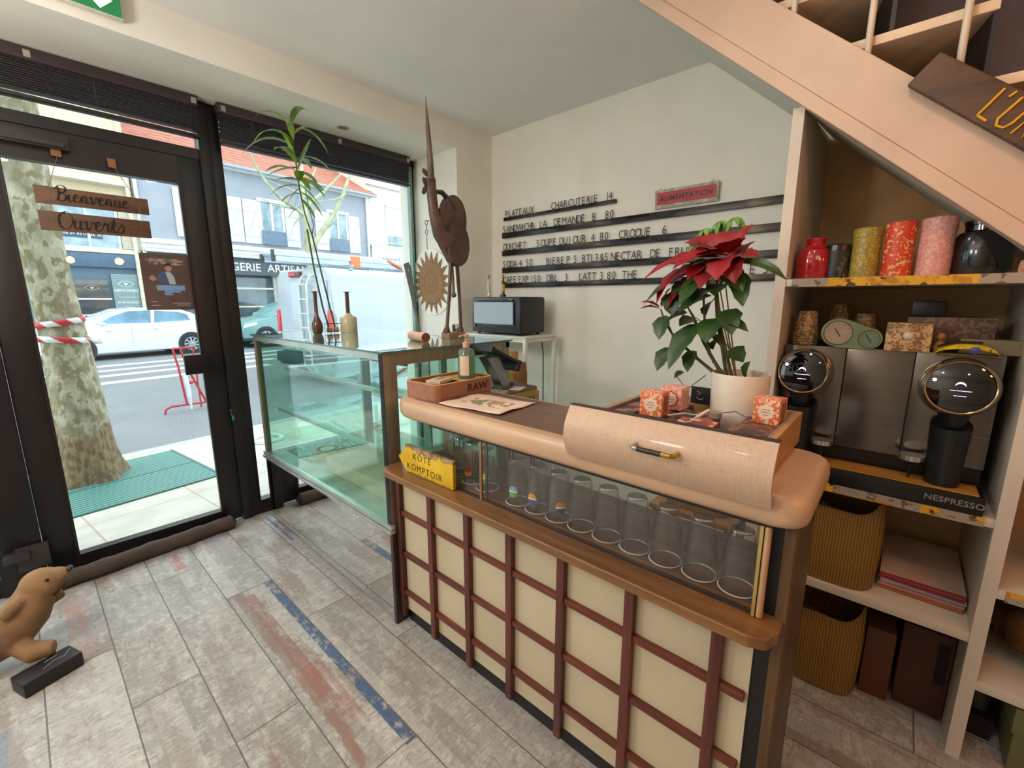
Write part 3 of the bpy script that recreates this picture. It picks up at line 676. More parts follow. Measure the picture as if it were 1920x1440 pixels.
# ---- poinsettia
t = thing('potted_poinsettia', 'tall poinsettia with red bracts and dark green leaves in white pot', 'plant', (1.372, .337, 1.1166))
B().lathe([(0, 0), (.070, 0), (.073, .004), (.0765, .175), (.0745, .180), (.0725, .176), (.070, .150), (0, .150)], 44).out('pot', M('#ddd0c0', .5, var=.03), t)
B().lathe([(0, .152), (.069, .151)], 24).out('soil', M('#2a1c14', .9), t)
RED = M('#8f0a16', .5, var=.25, scale=14, bump=.2, bscale=60); GRE = M('#34521f', .4, var=.25, scale=12, c2='#223a18', bump=.2, bscale=60); STM = M('#4a4a26', .6)
def leaf(bm_, p0, p1, w, serr=0.0, sag=.0, n=9):
    p0, p1 = Vector(p0), Vector(p1); d = p1 - p0; L_ = d.length; d.normalize()
    nrm = Vector((-.45, .1, .9)); sd = d.cross(nrm)
    if sd.length < .2: sd = d.cross(Vector((-1, 0, .2)))
    sd.normalize(); up = sd.cross(d)
    rows = []
    for i in range(n + 1):
        u = i / n; wd = w * (sin(pi * u ** .8) ** .75) * (1 + serr * (1 if i % 3 == 1 else -.4))
        if i in (0, n): wd = w * .02
        c_ = p0 + d * L_ * u + Vector((0, 0, -sag * u * u * L_)) + up * (.10 * L_ * sin(pi * u))
        rows.append([bm_.bm.verts.new(c_ + sd * wd * k + up * (wd * .28 * (abs(k) - .2))) for k in (-1, -.5, 0, .5, 1)])
    for A, C in zip(rows, rows[1:]):
        for k in range(4): bm_._f([A[k], A[k + 1], C[k + 1], C[k]])
LEAVES = [('r',(0,.086,.508),(-.06,.296,.469),.034),('r',(0,.095,.523),(.05,.213,.576),.036),('r',(0,.084,.511),(-.1,.182,.489),.040),('r',(0,.065,.514),(.06,.16,.58),.042),('r',(0,.065,.509),(.05,.103,.596),.040),('r',(0,.051,.508),(.03,.014,.608),.020),('r',(0,.044,.508),(.08,.038,.556),.036),('r',(0,.043,.498),(-.05,-.028,.508),.026),('r',(0,.071,.504),(-.12,.052,.453),.040),('r',(0,.1,.494),(-.08,.144,.454),.038),('r',(0,.057,.499),(-.09,.014,.442),.032),('r',(.02,.086,.524),(-.04,.149,.524),.040),('r',(0,.056,.517),(-.06,.047,.55),.036),('r',(0,.192,.483),(-.03,.254,.387),.024),('r',(0,.254,.363),(-.02,.315,.388),.008),('r',(0,.254,.358),(-.04,.304,.366),.010),('r',(0,.224,.42),(.02,.255,.371),.022),('r',(0,.084,.478),(.05,.062,.437),.034),
 ('r',(0,.11,.49),(-.05,.235,.43),.030),('r',(0,.09,.50),(-.10,.10,.43),.036),('r',(0,.13,.46),(-.04,.20,.40),.028),('r',(.03,.08,.515),(.09,.12,.54),.034),('r',(0,.20,.42),(-.02,.225,.36),.020),('g',(0,.10,.40),(-.06,.17,.36),.030),('g',(0,.05,.36),(-.05,.02,.30),.026),('g',(.02,.10,.28),(.06,.06,.22),.026),('g',(0,.07,.46),(-.06,.0,.42),.026),
 ('g',(.02,.105,.48),(-.03,.297,.396),.026),('g',(0,.09,.471),(-.08,.162,.387),.036),('g',(0,.042,.49),(-.03,-.094,.454),.018),('g',(0,.084,.485),(-.1,.125,.493),.02),('g',(0,.032,.461),(-.05,-.001,.38),.022),('g',(0,.065,.432),(-.08,.068,.408),.03),('g',(0,.108,.418),(-.05,.135,.387),.03),('g',(0,.232,.338),(-.03,.237,.272),.024),('g',(0,.166,.347),(0,.231,.321),.018),('g',(0,.123,.316),(-.07,.185,.196),.034),('g',(.02,.212,.236),(-.03,.238,.173),.026),('g',(.03,.142,.323),(-.02,.18,.315),.032),('g',(0,.086,.333),(-.06,.085,.274),.03),('g',(0,.071,.326),(-.04,-.018,.312),.018),('g',(0,.077,.31),(.02,.019,.334),.026),('g',(0,.042,.241),(-.03,-.011,.222),.026),('g',(0,.141,.234),(-.05,.135,.182),.018),('g',(.02,-.011,.158),(0,-.021,.223),.018),('g',(0,.164,.165),(-.02,.185,.148),.012),('g',(0,.091,.387),(.03,.12,.347),.026),('g',(0,.211,.412),(-.02,.204,.347),.026),('g',(0,.067,.279),(.03,.091,.244),.02),('g',(0,.156,.435),(-.05,.2,.411),.028)]
for k, (c_, a, b2, w_) in enumerate(LEAVES):
    b = B(); leaf(b, a, b2, w_ * (1.0 if c_ == 'r' else 1.22), .22 if c_ == 'r' else .1, .12); b.out('red_bract' if c_ == 'r' else 'leaf', RED if c_ == 'r' else GRE, t)
for s_ in ([(0,.035,.15),(0,.057,.248),(0,.078,.325),(0,.09,.418),(0,.08,.505)],[(0,.035,.15),(0,.093,.23),(0,.113,.324),(0,.121,.387),(0,.105,.48)],[(0,.04,.15),(0,.111,.261),(0,.149,.339),(0,.176,.379),(0,.231,.321)],[(0,.042,.15),(0,.131,.214),(0,.202,.272),(0,.236,.321),(0,.251,.358)],[(0,.02,.15),(0,.067,.31),(0,.086,.418),(0,.041,.49)]):
    k = len(s_); B().tube(s_, [.0055 - .003 * i / (k - 1) for i in range(k)], 8).out('stem', STM, t)
b = B()
for a, c_ in (((0, .142, .335), (0, .085, .30)), ((0, .07, .3), (0, .035, .24)), ((0, .08, .2), (0, .09, .24)), ((0, .237, .338), (0, .20, .27))): b.tube([a, c_], .0012, 5)
b.tube([(0, .185, .148), (0, .15, .11), (.01, .10, .16)], .0015, 5); b.out('twig', STM, t)
b = B(); LG = M('#6f9a3a', .45, var=.2, scale=20, c2='#4c7a2a')
SS = [[(.04,.02,.15),(.09,.113,.452),(.09,.11,.546)],[(.04,.02,.15),(.09,.093,.451),(.09,.073,.559)],[(.04,.02,.15),(.09,.129,.453),(.09,.128,.54)]]
for s_ in SS: b.tube(s_, .0022, 6)
b.out('stem', M('#8a8a5a', .6), t)
for q in ((.09,.161,.605),(.09,.12,.622),(.09,.079,.628),(.09,.143,.575),(.09,.097,.58),(.09,.183,.57),(.09,.055,.545)):
    for k in range(6):
        a = 2 * pi * k / 6 + q[1] * 40; b = B(); leaf(b, q, (q[0] + .020 * sin(a), q[1] + .034 * cos(a), q[2] - .030 + .012 * sin(a * 2)), .0075, 0, .35, 6); b.out('leaflet', LG, t)
# ================================================================== GLASS DISPLAY CASE
VG = glass('#eaf7f2', .06); TOPG = glass('#dff1ea', .18)
MIR = G('polished_steel_mirror'); MIR.bsdf('#d9d5cf', .03, 1.0, bump=MIR.noise((1, .3, 1), 2.0, 1), bs=.03, bd=.01)
BRZ = M('#958a78', .4, .45, var=.05, st=(6, 6, 1)); STEEL = M('#c6cac4', .3, .75, var=.05)
v = thing('display_case', 'empty refrigerated glass display case with steel frame and mirrored lower panel', 'display case', (1.4, 2.38, 0))
def vl(b, n, m, **k):
    bmesh.ops.translate(b.bm, verts=b.bm.verts, vec=(-1.4, -2.38, 0)); return b.out(n, m, v, **k)
Y0, Y1, XA, XB, ZT = 1.622, 3.13, 1.0, 1.80, 1.283
vl(B().box(XA - .012, XB + .01, Y0 - .012, Y1 + .01, ZT, ZT + .008), 'top_glass', TOPG)
vl(B().box(XA - .013, XA - .0115, Y0 - .012, Y1 + .01, ZT, ZT + .008), 'glass_edge', M('#4f7a6c', .2))
vl(B().box(XA - .012, XB + .01, Y0 - .0135, Y0 - .012, ZT, ZT + .008), 'glass_edge', M('#4f7a6c', .2))
b = B(); b.box(XA + .001, XA + .07, Y0, Y0 + .03, .5, ZT, .003); b.box(XB - .06, XB, Y0, Y0 + .03, .5, ZT, .003); b.box(XA + .07, XB - .06, Y0, Y0 + .03, 1.225, ZT, .003)
b.box(XA + .07, XB - .06, Y0, Y0 + .03, .5, .54); vl(b, 'end_frame', BRZ)
vl(B().box(XA - .001, XA + .0005, Y0, Y0 + .028, .5, ZT - .001), 'edge_strip', M('#17161a', .25))
b = B(); b.box(XA + .001, XA + .035, Y1 - .03, Y1, .5, ZT, .003); b.box(XB - .05, XB, Y1 - .03, Y1, .5, ZT, .003); b.box(XA, XB, Y1 - .03, Y1, 1.25, ZT); vl(b, 'end_frame', BRZ)
b = B(); b.box(XB - .03, XB, Y0, Y1, 1.25, ZT); b.box(XB - .02, XB, Y0, Y1, .5, .55); vl(b, 'rear_rail', STEEL)
b = B(); b.box(XA + .0, XA + .012, Y0 + .03, Y1 - .03, 1.252, ZT); vl(b, 'top_rail', STEEL)
for a in ((XA + .004, XA + .009, Y0 + .03, Y1 - .03), (XA + .07, XB - .06, Y0 + .012, Y0 + .017), (XA + .035, XB - .05, Y1 - .017, Y1 - .012)):
    vl(B().box(*a, .505, 1.252), 'side_glass', VG)
b = B(); b.box(XB - .012, XB - .006, Y0 + .03, 2.4, .55, 1.25); vl(b, 'sliding_door', VG); vl(B().box(XB - .02, XB - .005, 2.33, 2.38, .55, 1.25), 'door_pull', STEEL)
b = B(); b.box(XA - .014, XA + .02, Y0 - .01, Y1 + .01, .462, .478, .002); b.box(XA - .008, XA + .02, Y0 - .01, Y1 + .01, .482, .503, .002); vl(b, 'bottom_rail', STEEL)
vl(B().box(XA, XA + .008, Y0 + .012, Y1, .03, .462), 'mirror_panel', MIR.m)
vl(B().box(XA - .002, XB, Y0 - .008, Y0 + .012, .0, .462), 'side_panel', M('#3a2a26', .4))
b = B(); b.box(XA + .01, XB, Y0 + .012, Y1, .03, .49); b.box(XA + .05, XB, Y0 + .03, Y1 - .03, 0, .03); vl(b, 'plinth_box', M('#4d4a46', .5))
vl(B().box(XA + .02, XB - .02, Y0 + .03, Y1 - .03, .49, .503), 'deck', M('#b7c7bd', .35, var=.1))
for z, xa in ((1.055, 1.17), (.79, 1.10)):
    vl(B().box(xa, XB - .08, Y0 + .035, Y1 - .05, z, z + .008), 'shelf', VG)
    b = B(); b.box(xa - .012, xa + .004, Y0 + .032, Y1 - .045, z - .012, z + .012, .003); vl(b, 'shelf_rail', M('#c6cdc3', .3, .5))
for y in (1.9, 2.75):
    for x in (1.55,):
        vl(B().box(x - .02, x + .02, y - .012, y + .012, .5, 1.25), 'shelf_post', M('#93a79f', .35, .6))
t = thing('carton', 'flat pale cardboard carton lying on the case floor', 'box', (1.36, 2.12, .5045), .02)
B().box(-.24, .22, -.36, .36, 0, .085, .003).out('carton', M('#dccbb6', .7), t)
t = thing('cheese_box', 'round pale wooden box with open ring lid in the display case', 'box', (1.24, 2.72, .5045))
b = B(); b.lathe([(0, 0), (.085, 0), (.085, .05), (.07, .05), (.07, .02), (0, .02)], 32); b.out('box_body', M('#c9b68a', .6), t); B().lathe([(.0, .045), (.045, .045), (.045, .05), (0, .05)], 24).out('paper_disc', M('#d8d2c0', .6), t)
o = B().box(-.30, .28, -.18, .16, 0, .004).out('lace_cloth', M('#aebfba', .8, var=.3, scale=40), None, (1.40, 2.86, .504)); tag(o, 'patterned grey green cloth spread on the left end of the case floor', 'cloth')

# ---- things standing on the glass top
ZG = ZT + .0085
BRG = G('brown_glass'); BRG.bsdf('#5a3b20', .08, coat=.5)
t = thing('bottle_vase', 'slim dark brown glass bottle vase with long neck and flared lip', 'vase', (1.275, 2.80, ZG))
B().lathe([(0, 0), (.022, 0), (.03, .012), (.034, .04), (.031, .07), (.018, .10), (.0115, .12), (.0105, .20), (.012, .262), (.024, .266), (.0235, .268), (.011, .264)], 28).out('vase_body', BRG.m, t)
t = thing('bottle_vase', 'wide frosted cream carafe with brown neck, beside the test tubes', 'vase', (1.478, 2.78, ZG))
B().lathe([(0, 0), (.052, 0), (.054, .004), (.054, .098), (.050, .104), (.028, .116), (.0165, .13), (0, .13)], 32).out('carafe_body', M('#cdc7a4', .25, var=.08, scale=6), t)
B().lathe([(.013, .128), (.0125, .262), (.026, .267), (.025, .269), (.0105, .264)], 24).out('carafe_neck', BRG.m, t)
t = thing('tube_rack', 'black wire rack holding two corked glass test tubes', 'rack', (1.385, 2.82, ZG))
b = B()
for z in (.012, .062):
    b.tube([(-.045, -.02, z), (.045, -.02, z), (.045, .02, z), (-.045, .02, z)], .0015, 5, closed=True)
for x in (-.045, 0, .045):
    b.tube([(x, -.02, .0), (x, -.02, .065)], .0012, 5); b.tube([(x, .02, 0), (x, .02, .065)], .0012, 5)
b.out('wire_frame', M('#1d1b1a', .4), t)
for x, lb in ((-.022, 'left'), (.022, 'right')):
    tt = thing('test_tube', 'glass test tube with orange water beads, %s one in the wire rack' % lb, 'vase', (1.385 + x, 2.82, ZG + .002), 0, 'test tubes in the wire rack')
    B().lathe([(0, .001), (.014, .003), (.020, .018), (.0165, .038), (.0105, .05), (.0105, .118), (.013, .121)], 20).out('tube_glass', glass('#eef6f4', .08, '#8a9a98'), tt)
    B().lathe([(0, .003), (.015, .006), (.0185, .02), (.015, .036), (0, .040)], 18).out('beads', M('#d8741c', .3, var=.35, scale=120, c2='#e9b070'), tt)
BMB = M('#4d5a2a', .45, var=.2, scale=20); LFG = M('#8fb23c', .4, var=.15, scale=10, c2='#5d8a34')
def blade(b, p0, d, L_, w, droop):
    d = Vector(d).normalized(); sd = d.cross(Vector((0, 0, 1)))
    if sd.length < .1: sd = Vector((1, 0, 0))
    sd.normalize(); rows = []; p = Vector(p0); dd = d.copy(); n = 9
    for i in range(n + 1):
        u = i / n; ww = w * max(.04, sin(pi * min(1, u * .93 + .07)) ** .8)
        rows.append([b.bm.verts.new(p + sd * ww * k + Vector((0, 0, abs(k) * ww * .3))) for k in (-1, 0, 1)])
        dd = (dd + Vector((0, 0, -droop / n))).normalized(); p = p + dd * (L_ / n)
    for A, C in zip(rows, rows[1:]):
        for k in range(2): b._f([A[k], A[k + 1], C[k + 1], C[k]])
t = thing('lucky_bamboo', 'tall lucky bamboo stem with drooping bright leaves in the left test tube', 'plant', (1.363, 2.82, ZG + .01))
main = [(0, 0, .01), (-.035, -.005, .15), (-.075, -.01, .40), (-.10, -.015, .63), (-.125, -.02, .78), (-.142, -.02, .93), (-.148, -.02, 1.10), (-.150, -.02, 1.20)]
B().tube(main[:4], [.0055] * 4, 8).out('cane', BMB, t)
t = thing('lucky_bamboo', 'second bamboo stem with leafy curved tip in the right test tube', 'plant', (1.407, 2.82, ZG + .01))
m2_ = [(0, 0, .01), (-.03, -.005, .14), (-.075, -.01, .38), (-.115, -.012, .60), (-.15, -.015, .72), (-.172, -.02, .86), (-.182, -.02, 1.02), (-.188, -.02, 1.18)]
B().tube(m2_, [.0055, .0055, .005, .0046, .004, .0036, .003, .002], 8).out('cane', BMB, t)
B().tube([(-.115, -.012, .60), (-.10, -.012, .66), (-.125, -.02, .76), (-.135, -.02, .86)], [.003, .0026, .0024, .002], 8).out('side_shoot', BMB, t)
BL_ = [(1.10, (-.8, -.2, .9), .30, .014, 2.2), (1.18, (-.5, 0, 1), .24, .013, 2.4), (1.20, (.1, -.2, 1), .17, .022, 2.6), (1.17, (.9, .1, .9), .28, .010, 2.2), (1.08, (-.9, .2, .7), .34, .020, 2.0),
       (1.02, (.8, .0, .6), .24, .013, 1.5), (.96, (.35, -.3, 1), .20, .024, .2), (.97, (-.9, 0, -.15), .20, .026, .5), (.95, (.8, .2, .2), .15, .018, 1.0), (.92, (.9, -.1, .0), .17, .018, .7), (.90, (-.8, -.1, .1), .16, .022, .6),
       (.86, (-.7, .2, -.6), .16, .026, .8), (.85, (-.3, .1, -.7), .17, .020, .4), (.84, (.8, 0, -.3), .18, .017, 1.0), (.80, (.6, .1, -.5), .13, .016, .5), (.76, (-.9, .0, -.3), .13, .012, 1.0), (.70, (-.9, 0, -.4), .10, .010, .8), (.90, (-.2, -.6, .4), .15, .024, .8), (1.12, (-.3, -.5, .9), .2, .016, 1.8), (.95, (-.5, .5, .5), .2, .018, 1.2), (.93, (.1, -.5, -.3), .14, .024, .6), (1.0, (-.6, -.4, .8), .22, .022, 1.6), (1.0, (.5, .4, .7), .2, .02, 1.5), (.88, (.5, -.2, -.4), .17, .022, .5), (.83, (-.8, -.2, -.1), .16, .02, .8), (.98, (-.2, 0, 1), .2, .02, 1.2), (.90, (.9, .2, .4), .2, .015, 1.4), (.87, (-.9, .3, .2), .19, .015, 1.2), (1.14, (.4, -.3, .9), .2, .014, 2.0)]
for (z, dr, L_, w_, dp) in BL_:
    x_ = -.188 + (1.18 - z) * .06; b = B(); blade(b, (x_, -.02, z), dr, L_, w_ * 1.15, dp); b.out('leaf', LFG, t)
t = thing('wood_roll', 'short pinkish wooden cylinder lying on the glass top', 'rolling pin', (1.40, 1.93, ZG + .024), 0)
B().cyl((-.012, -.10, 0), (.03, .08, 0), .024, n=28).out('cylinder_body', M('#d3a68e', .5, var=.08), t)
B().cyl((-.0125, -.1015, 0), (-.012, -.0995, 0), .0235, n=28).out('end_grain', M('#8c4a31', .6, var=.3, scale=60), t)
t = thing('hand_saw', 'grey steel saw blade standing upright against the window reveal', 'saw', (1.72, 2.33, ZG))
b = B(); b.prism([(-.004, 0), (.004, 0), (-.050, .42), (-.062, .445), (-.10, .43)], 'Y', -.001, .001); b.out('blade', M('#9aa5a8', .35, .7), t)
b = B(); b.prism([(.0035, .0), (.0065, .004), (-.048, .424), (-.0505, .42)], 'Y', -.0015, .0015); b.out('toothed_edge', M('#20201f', .5), t)
b = B(); b.cyl((-.067, -.0015, .395), (-.067, .0016, .395), .006, n=14); b.out('blade_hole', M('#d9e2e2', .5), t)

# carved bird figure
SCW = M('#584138', .42, var=.18, scale=12, bump=.15, bscale=50)
t = thing('bird_sculpture', 'brown metal bird figure with very long upright beak on a wooden block', 'sculpture', (1.63, 1.90, ZG))
q = lambda x, z: (x * .974 - 1.63, 1.5 + (z - 1.5) * .974 - ZG)
B().box(-.055, .065, -.035, .035, 0, .036, .003).out('base_block', wood('#a8876a', '#86664d', 'X', .6), t)
def disc2(cx, cz, rx, rz_, dy, th, tilt=0):
    b = B(); x_, z_ = q(cx, cz); P_ = [(x_ + rx * cos(a) * cos(tilt) - rz_ * sin(a) * sin(tilt), z_ + rx * cos(a) * sin(tilt) + rz_ * sin(a) * cos(tilt)) for a in [2 * pi * k / 40 for k in range(40)]]
    b.prism(P_, 'Y', dy - th, dy + th, min(.006, th * .6)); return b
disc2(1.70, 1.945, .082, .125, .008, .022).out('back_plate', SCW, t)
disc2(1.705, 1.81, .076, .115, -.01, .026).out('belly_plate', SCW, t)
b = B(); b.prism([q(1.59, 1.99), q(1.615, 1.90), q(1.66, 1.88), q(1.66, 1.76), q(1.64, 1.745), q(1.60, 1.80)], 'Y', -.02, .02, .004); b.out('breast', SCW, t)
b = B(); p_ = [q(1.548, 2.12), q(1.553, 2.04), q(1.565, 1.95), q(1.60, 1.86), q(1.65, 1.82)]
b.tube([(x, 0, z) for x, z in p_], [.025, .026, .027, .040, .050], 16); b.sphere((p_[0][0], 0, p_[0][1]), .027, n=16); b.out('neck', SCW, t)
b = B(); p_ = [q(1.556, 2.13), q(1.552, 2.22), q(1.541, 2.36), q(1.532, 2.515)]; b.tube([(x, 0, z) for x, z in p_], [.014, .013, .011, .0015], 10); b.out('beak', M('#59483c', .4, var=.2), t)
b = B(); p_ = [q(1.52, 2.12), q(1.517, 2.17), q(1.512, 2.26)]; b.tube([(x, -.02, z) for x, z in p_], [.008, .007, .001], 8); b.out('crest', M('#6f655c', .4, .3), t)
for (cx, cz, ti) in ((1.495, 2.10, .4), (1.49, 2.06, -.5), (1.50, 2.145, .9)):
    disc2(cx, cz, .012, .024, -.02, .003, ti).out('feather', SCW, t)
b = B(); p_ = [q(1.575, 2.07), q(1.62, 2.075), q(1.665, 2.045), q(1.70, 2.0)]; b.tube([(x, 0, z) for x, z in p_], [.011, .013, .015, .02], 12); b.out('arm', M('#3d3530', .35), t)
for (x0, z0, x1, z1) in ((1.672, 1.73, 1.632, 1.36), (1.715, 1.73, 1.735, 1.36)):
    a, b2 = q(x0, z0), q(x1, z1); B().tube([(a[0], 0, a[1]), ((a[0] + b2[0]) / 2, -.004, (a[1] + b2[1]) / 2), (b2[0], 0, b2[1]), (b2[0] - .005, 0, .036)], [.011, .0095, .010, .024], 12).out('leg', SCW, t)
b = B(); a, b2 = q(1.69, 1.70), q(1.697, 1.545); b.tube([(a[0], .01, a[1]), (b2[0], .01, b2[1])], .007, 8); b.sphere((b2[0], .01, b2[1] - .01), .015, n=12); b.out('pendulum', M('#7d7468', .4, .5), t)
t = thing('candle_glass', 'small drinking glass with amber candle behind the bird figure', 'candle', (1.745, 1.99, ZG))
B().lathe([(0, 0), (.026, 0), (.030, .075), (.0285, .075), (.025, .004)], 24).out('glass_cup', glass('#eef3f0', .08, '#90a09c'), t); B().lathe([(0, .005), (.0245, .005), (.026, .045), (0, .047)], 20).out('wax', M('#d39a3c', .4), t)
b = B(); b.box(-.031, -.027, -.01, .012, .006, .07); b.out('label', M('#3d2a20', .6), t)

# sun disc hanging on the reveal
def weave():
    g = G('woven_spiral'); x, y, z = g.sep(); r = g.m2('SQRT', g.m2('ADD', g.m2('POWER', y, 2.0), g.m2('POWER', z, 2.0)))
    w_ = g.n('TexWave', {'Vector': g.n('CombineXYZ', {0: g.m2('MULTIPLY', r, 50.0)}).outputs[0], 'Scale': 1.0, 'Distortion': 4.0, 'Detail': 2.0, 'Detail Scale': 2.0}).outputs[1]; f = g.noise((1, 1, 1), 70, 3)
    k = g.m2('ADD', g.m2('MULTIPLY', w_, .6), g.m2('MULTIPLY', f, .4)); return g.bsdf(g.ramp(k, [(.36, '#43231d'), (.5, '#8a5a34'), (.66, '#c39a63')]), .7, bump=w_, bs=.4, bd=.004)
t = thing('sun_wall_disc', 'white round wall disc with woven brown sun hanging on reveal', 'wall decoration', (2.418, 3.075, 1.655), 0, ry=radians(-2))
WV = weave()
b = B(); b.prism([(.262 * cos(2 * pi * k / 64), .275 * sin(2 * pi * k / 64)) for k in range(64)], 'X', -.005, .005, .002); b.out('white_disc', M('#f0eee6', .6), t)
b = B(); b.prism([(.165 * cos(2 * pi * k / 64), .172 * sin(2 * pi * k / 64)) for k in range(64)], 'X', -.013, -.005, .003); b.out('woven_disc', WV, t)
for k in range(20):
    a = 2 * pi * k / 20 + .1; L_ = .078 if k % 2 else .09; b = B(); P_ = [(.164 * cos(a - .155), .171 * sin(a - .155)), (.164 * cos(a + .155), .171 * sin(a + .155)), ((.168 + L_) * cos(a), (.175 + L_) * sin(a))]
    b.prism(P_, 'X', -.011, -.005); b.out('ray', WV, t)
t = thing('wall_hook_rings', 'dark iron rod with two rings hanging above the sun disc', 'hook', (2.40, 3.10, 1.93))
b = B(); b.tube([(0, 0, 0), (0, 0, .12)], .003, 6)
for z in (.14, .215): b.tube([(0, .018 * cos(a), z + .018 * sin(a)) for a in [2 * pi * k / 16 for k in range(16)]], .0025, 6, closed=True)
b.tube([(0, 0, .155), (0, 0, .20)], .003, 6); b.tube([(0, 0, .232), (.028, 0, .232)], .003, 6); b.out('rod_with_rings', M('#2b2423', .4, .5), t)

# ================================================================== MENU RAILS AND LETTERS
def rail_mat():
    g = G('dark_metal_rail'); f = g.noise((1, 1.2, 6), 3.5, 4); return g.bsdf(g.ramp(f, [(.42, '#1d1b1d'), (.58, '#3a3433'), (.72, '#6b5a44')]), g.ramp(f, [(.4, .22), (.6, .4)]), .55)
RL = rail_mat(); XW = 2.82
rails = [(2.588, 1.56, 2.150, 2.182, 2.588), (2.607, .385, 2.012, 2.066, 2.607), (2.607, .385, 1.871, 1.926, 2.607), (2.607, .385, 1.732, 1.786, 2.607), (2.608, .385, 1.610, 1.658, 2.608)]
nm = ['top', 'second', 'third', 'fourth', 'bottom']
ltext = [[('PLATEAUX', 2.575, .0), ('CHARCUTERIE', 2.105, 0), ('14', 1.64, 0)], [('SANDWICH', 2.600, 0), ('A', 2.305, 0), ('LA', 2.215, 0), ('DEMANDE', 2.08, 0), ('8', 1.745, 0), ('80', 1.64, 0)],
         [('QUICHE', 2.600, 0), ('7', 2.38, 0), ('SOUPE', 2.24, 0), ('DU', 2.025, 0), ('JOUR', 1.935, 0), ('4', 1.745, 0), ('80', 1.675, 0), ('CROQUE', 1.53, 0), ('6', 1.225, 0)],
         [('SODA', 2.600, 0), ('4', 2.42, 0), ('50', 2.35, 0), ('BIERE', 2.145, 0), ('P', 1.955, 0), ('5', 1.89, 0), ('BTL', 1.82, 0), ('3&5', 1.71, 0), ('NECTAR', 1.585, 0), ('DE', 1.30, 0), ('FRUIT', 1.175, 0)],
         [('CAFE', 2.600, 0), ('EXP', 2.43, 0), ('1', 2.30, 0), ('50', 2.265, 0), ('DBL', 2.14, 0), ('3', 1.965, 0), ('LATT', 1.84, 0), ('3', 1.665, 0), ('80', 1.605, 0), ('THE', 1.49, 0), ('E', .70, 0), ('5', .63, 0)]]
LET = M('#1b1817', .5); LW = {'I': .016, '1': .02, 'J': .026, 'L': .028, 'M': .045, 'W': .048}
ordn = ['first', 'second', 'third', 'fourth', 'fifth', 'sixth', 'seventh', 'eighth', 'ninth', 'tenth', 'eleventh']
for r, (ya, yb, z0, z1, _) in enumerate(rails):
    t = thing('letter_rail', '%s dark metal letter rail on the cream wall, carrying menu letters' % nm[r], 'rail', (XW, (ya + yb) / 2, z0), 0, 'menu letter rails on the wall'); h = (ya - yb) / 2
    hh = .030 if r == 0 else .036; hh = z1 - z0
    segs = [(-h, h)] if r == 0 else [(-h, h - 1.02), (h - 1.018, h)]
    for a, b2 in segs: B().box(-.022, 0, a, b2, 0, hh * .8, .0015).out('rail_strip', RL, t)
    zt = z0 + hh * .8
    for (wd, ys, _) in ltext[r]:
        y = ys
        for i, ch in enumerate(wd):
            w_ = LW.get(ch, .034)
            me = tmesh(ch, .078 if r else .074, .0006, -.0003, 0, 'LEFT', 1.0, .78)
            if not me.materials: me.materials.append(LET)
            o = bpy.data.objects.new('menu_letter', me); COL.objects.link(o); o.location = (XW - .018 - random.uniform(0, .002), y, zt + .0005); o.rotation_euler = (pi / 2, 0, FX)
            what = ('price figure %s' % wd) if wd[0].isdigit() else 'word %s' % wd
            if len(wd) == 1: lb = 'thin black upright letter %s standing alone on %s rail' % (ch, nm[r])
            elif wd.isdigit() and len(wd) == 2: lb = 'thin black numeral %s, %s figure of price %s on %s rail' % (ch, ordn[i], wd, nm[r])
            else: lb = 'thin black letter %s, %s character of %s on %s rail' % (ch, ordn[i], wd, nm[r])
            if (wd, r) in (('4', 2), ('4', 3), ('3', 4)): lb += {2: ' before 80', 3: ' after soda', 4: (' after DBL' if ys > 1.8 else ' before 80')}[r]
            tag(o, lb, 'letter', 'menu letters on the wall rails'); y -= w_ + .005

# ---- red enamel plate
t = thing('enamel_plate', 'small worn red plate with dark lettering above the second rail', 'sign', (XW - .012, 1.09, 2.072), 0, ry=radians(-6))
B().box(-.004, .004, -.192, .192, 0, .110, .003).out('plate', M('#b9b2a2', .5, var=.2, scale=30), t)
B().box(-.0048, -.004, -.178, .178, .022, .094).out('red_field', M('#b3242a', .45, var=.12, scale=20), t)
text('lettering', 'ALIMENTATION', (-.0052, 0, .042), FX, .044, M('#3a1c20', .5), t, spc=1.12, off=.0008, sx=.92)
b = B(); b.tube([(.0, -.15, .108), (-.002, -.155, .125), (.002, -.165, .11)], .0015, 5); b.tube([(.0, .15, .108), (-.002, .155, .12), (.002, .165, .11)], .0015, 5); b.out('hanging_wire', M('#6d6a62', .5, .5), t)

# ================================================================== WHITE RACK, OVEN, TILL
t = thing('metal_rack', 'white tubular metal rack carrying the small oven', 'rack', (2.53, 2.28, 0))
WM = M('#e6e6dc', .4, var=.02)
b = B()
for x in (-.17, .17):
    for y in (-.30, .32): b.box(x - .012, x + .012, y - .012, y + .012, 0, 1.238, .002)
b.out('posts', WM, t); B().box(-.185, .185, -.315, .335, 1.238, 1.250, .002).out('rack_top', WM, t)
for z in (.30, .70): B().box(-.182, .182, -.312, .332, z, z + .02, .002).out('rack_shelf', WM, t)
b = B(); 
for y in (-.30, .32): b.box(-.17, .17, y - .008, y + .008, 1.21, 1.238)
for x in (-.17, .17): b.box(x - .008, x + .008, -.30, .32, 1.21, 1.238)
b.out('top_frame', WM, t)
t = thing('mini_oven', 'small black table oven with reflective glass door on the white rack', 'oven', (2.40, 2.30, 1.2515))
OV = M('#1e1f27', .38, var=.05)
B().box(0.0, .275, -.25, .25, .012, .278, .016).out('oven_body', OV, t)
B().box(-.012, .002, -.245, .245, .016, .272, .006).out('door_frame', M('#2b2d38', .3), t)
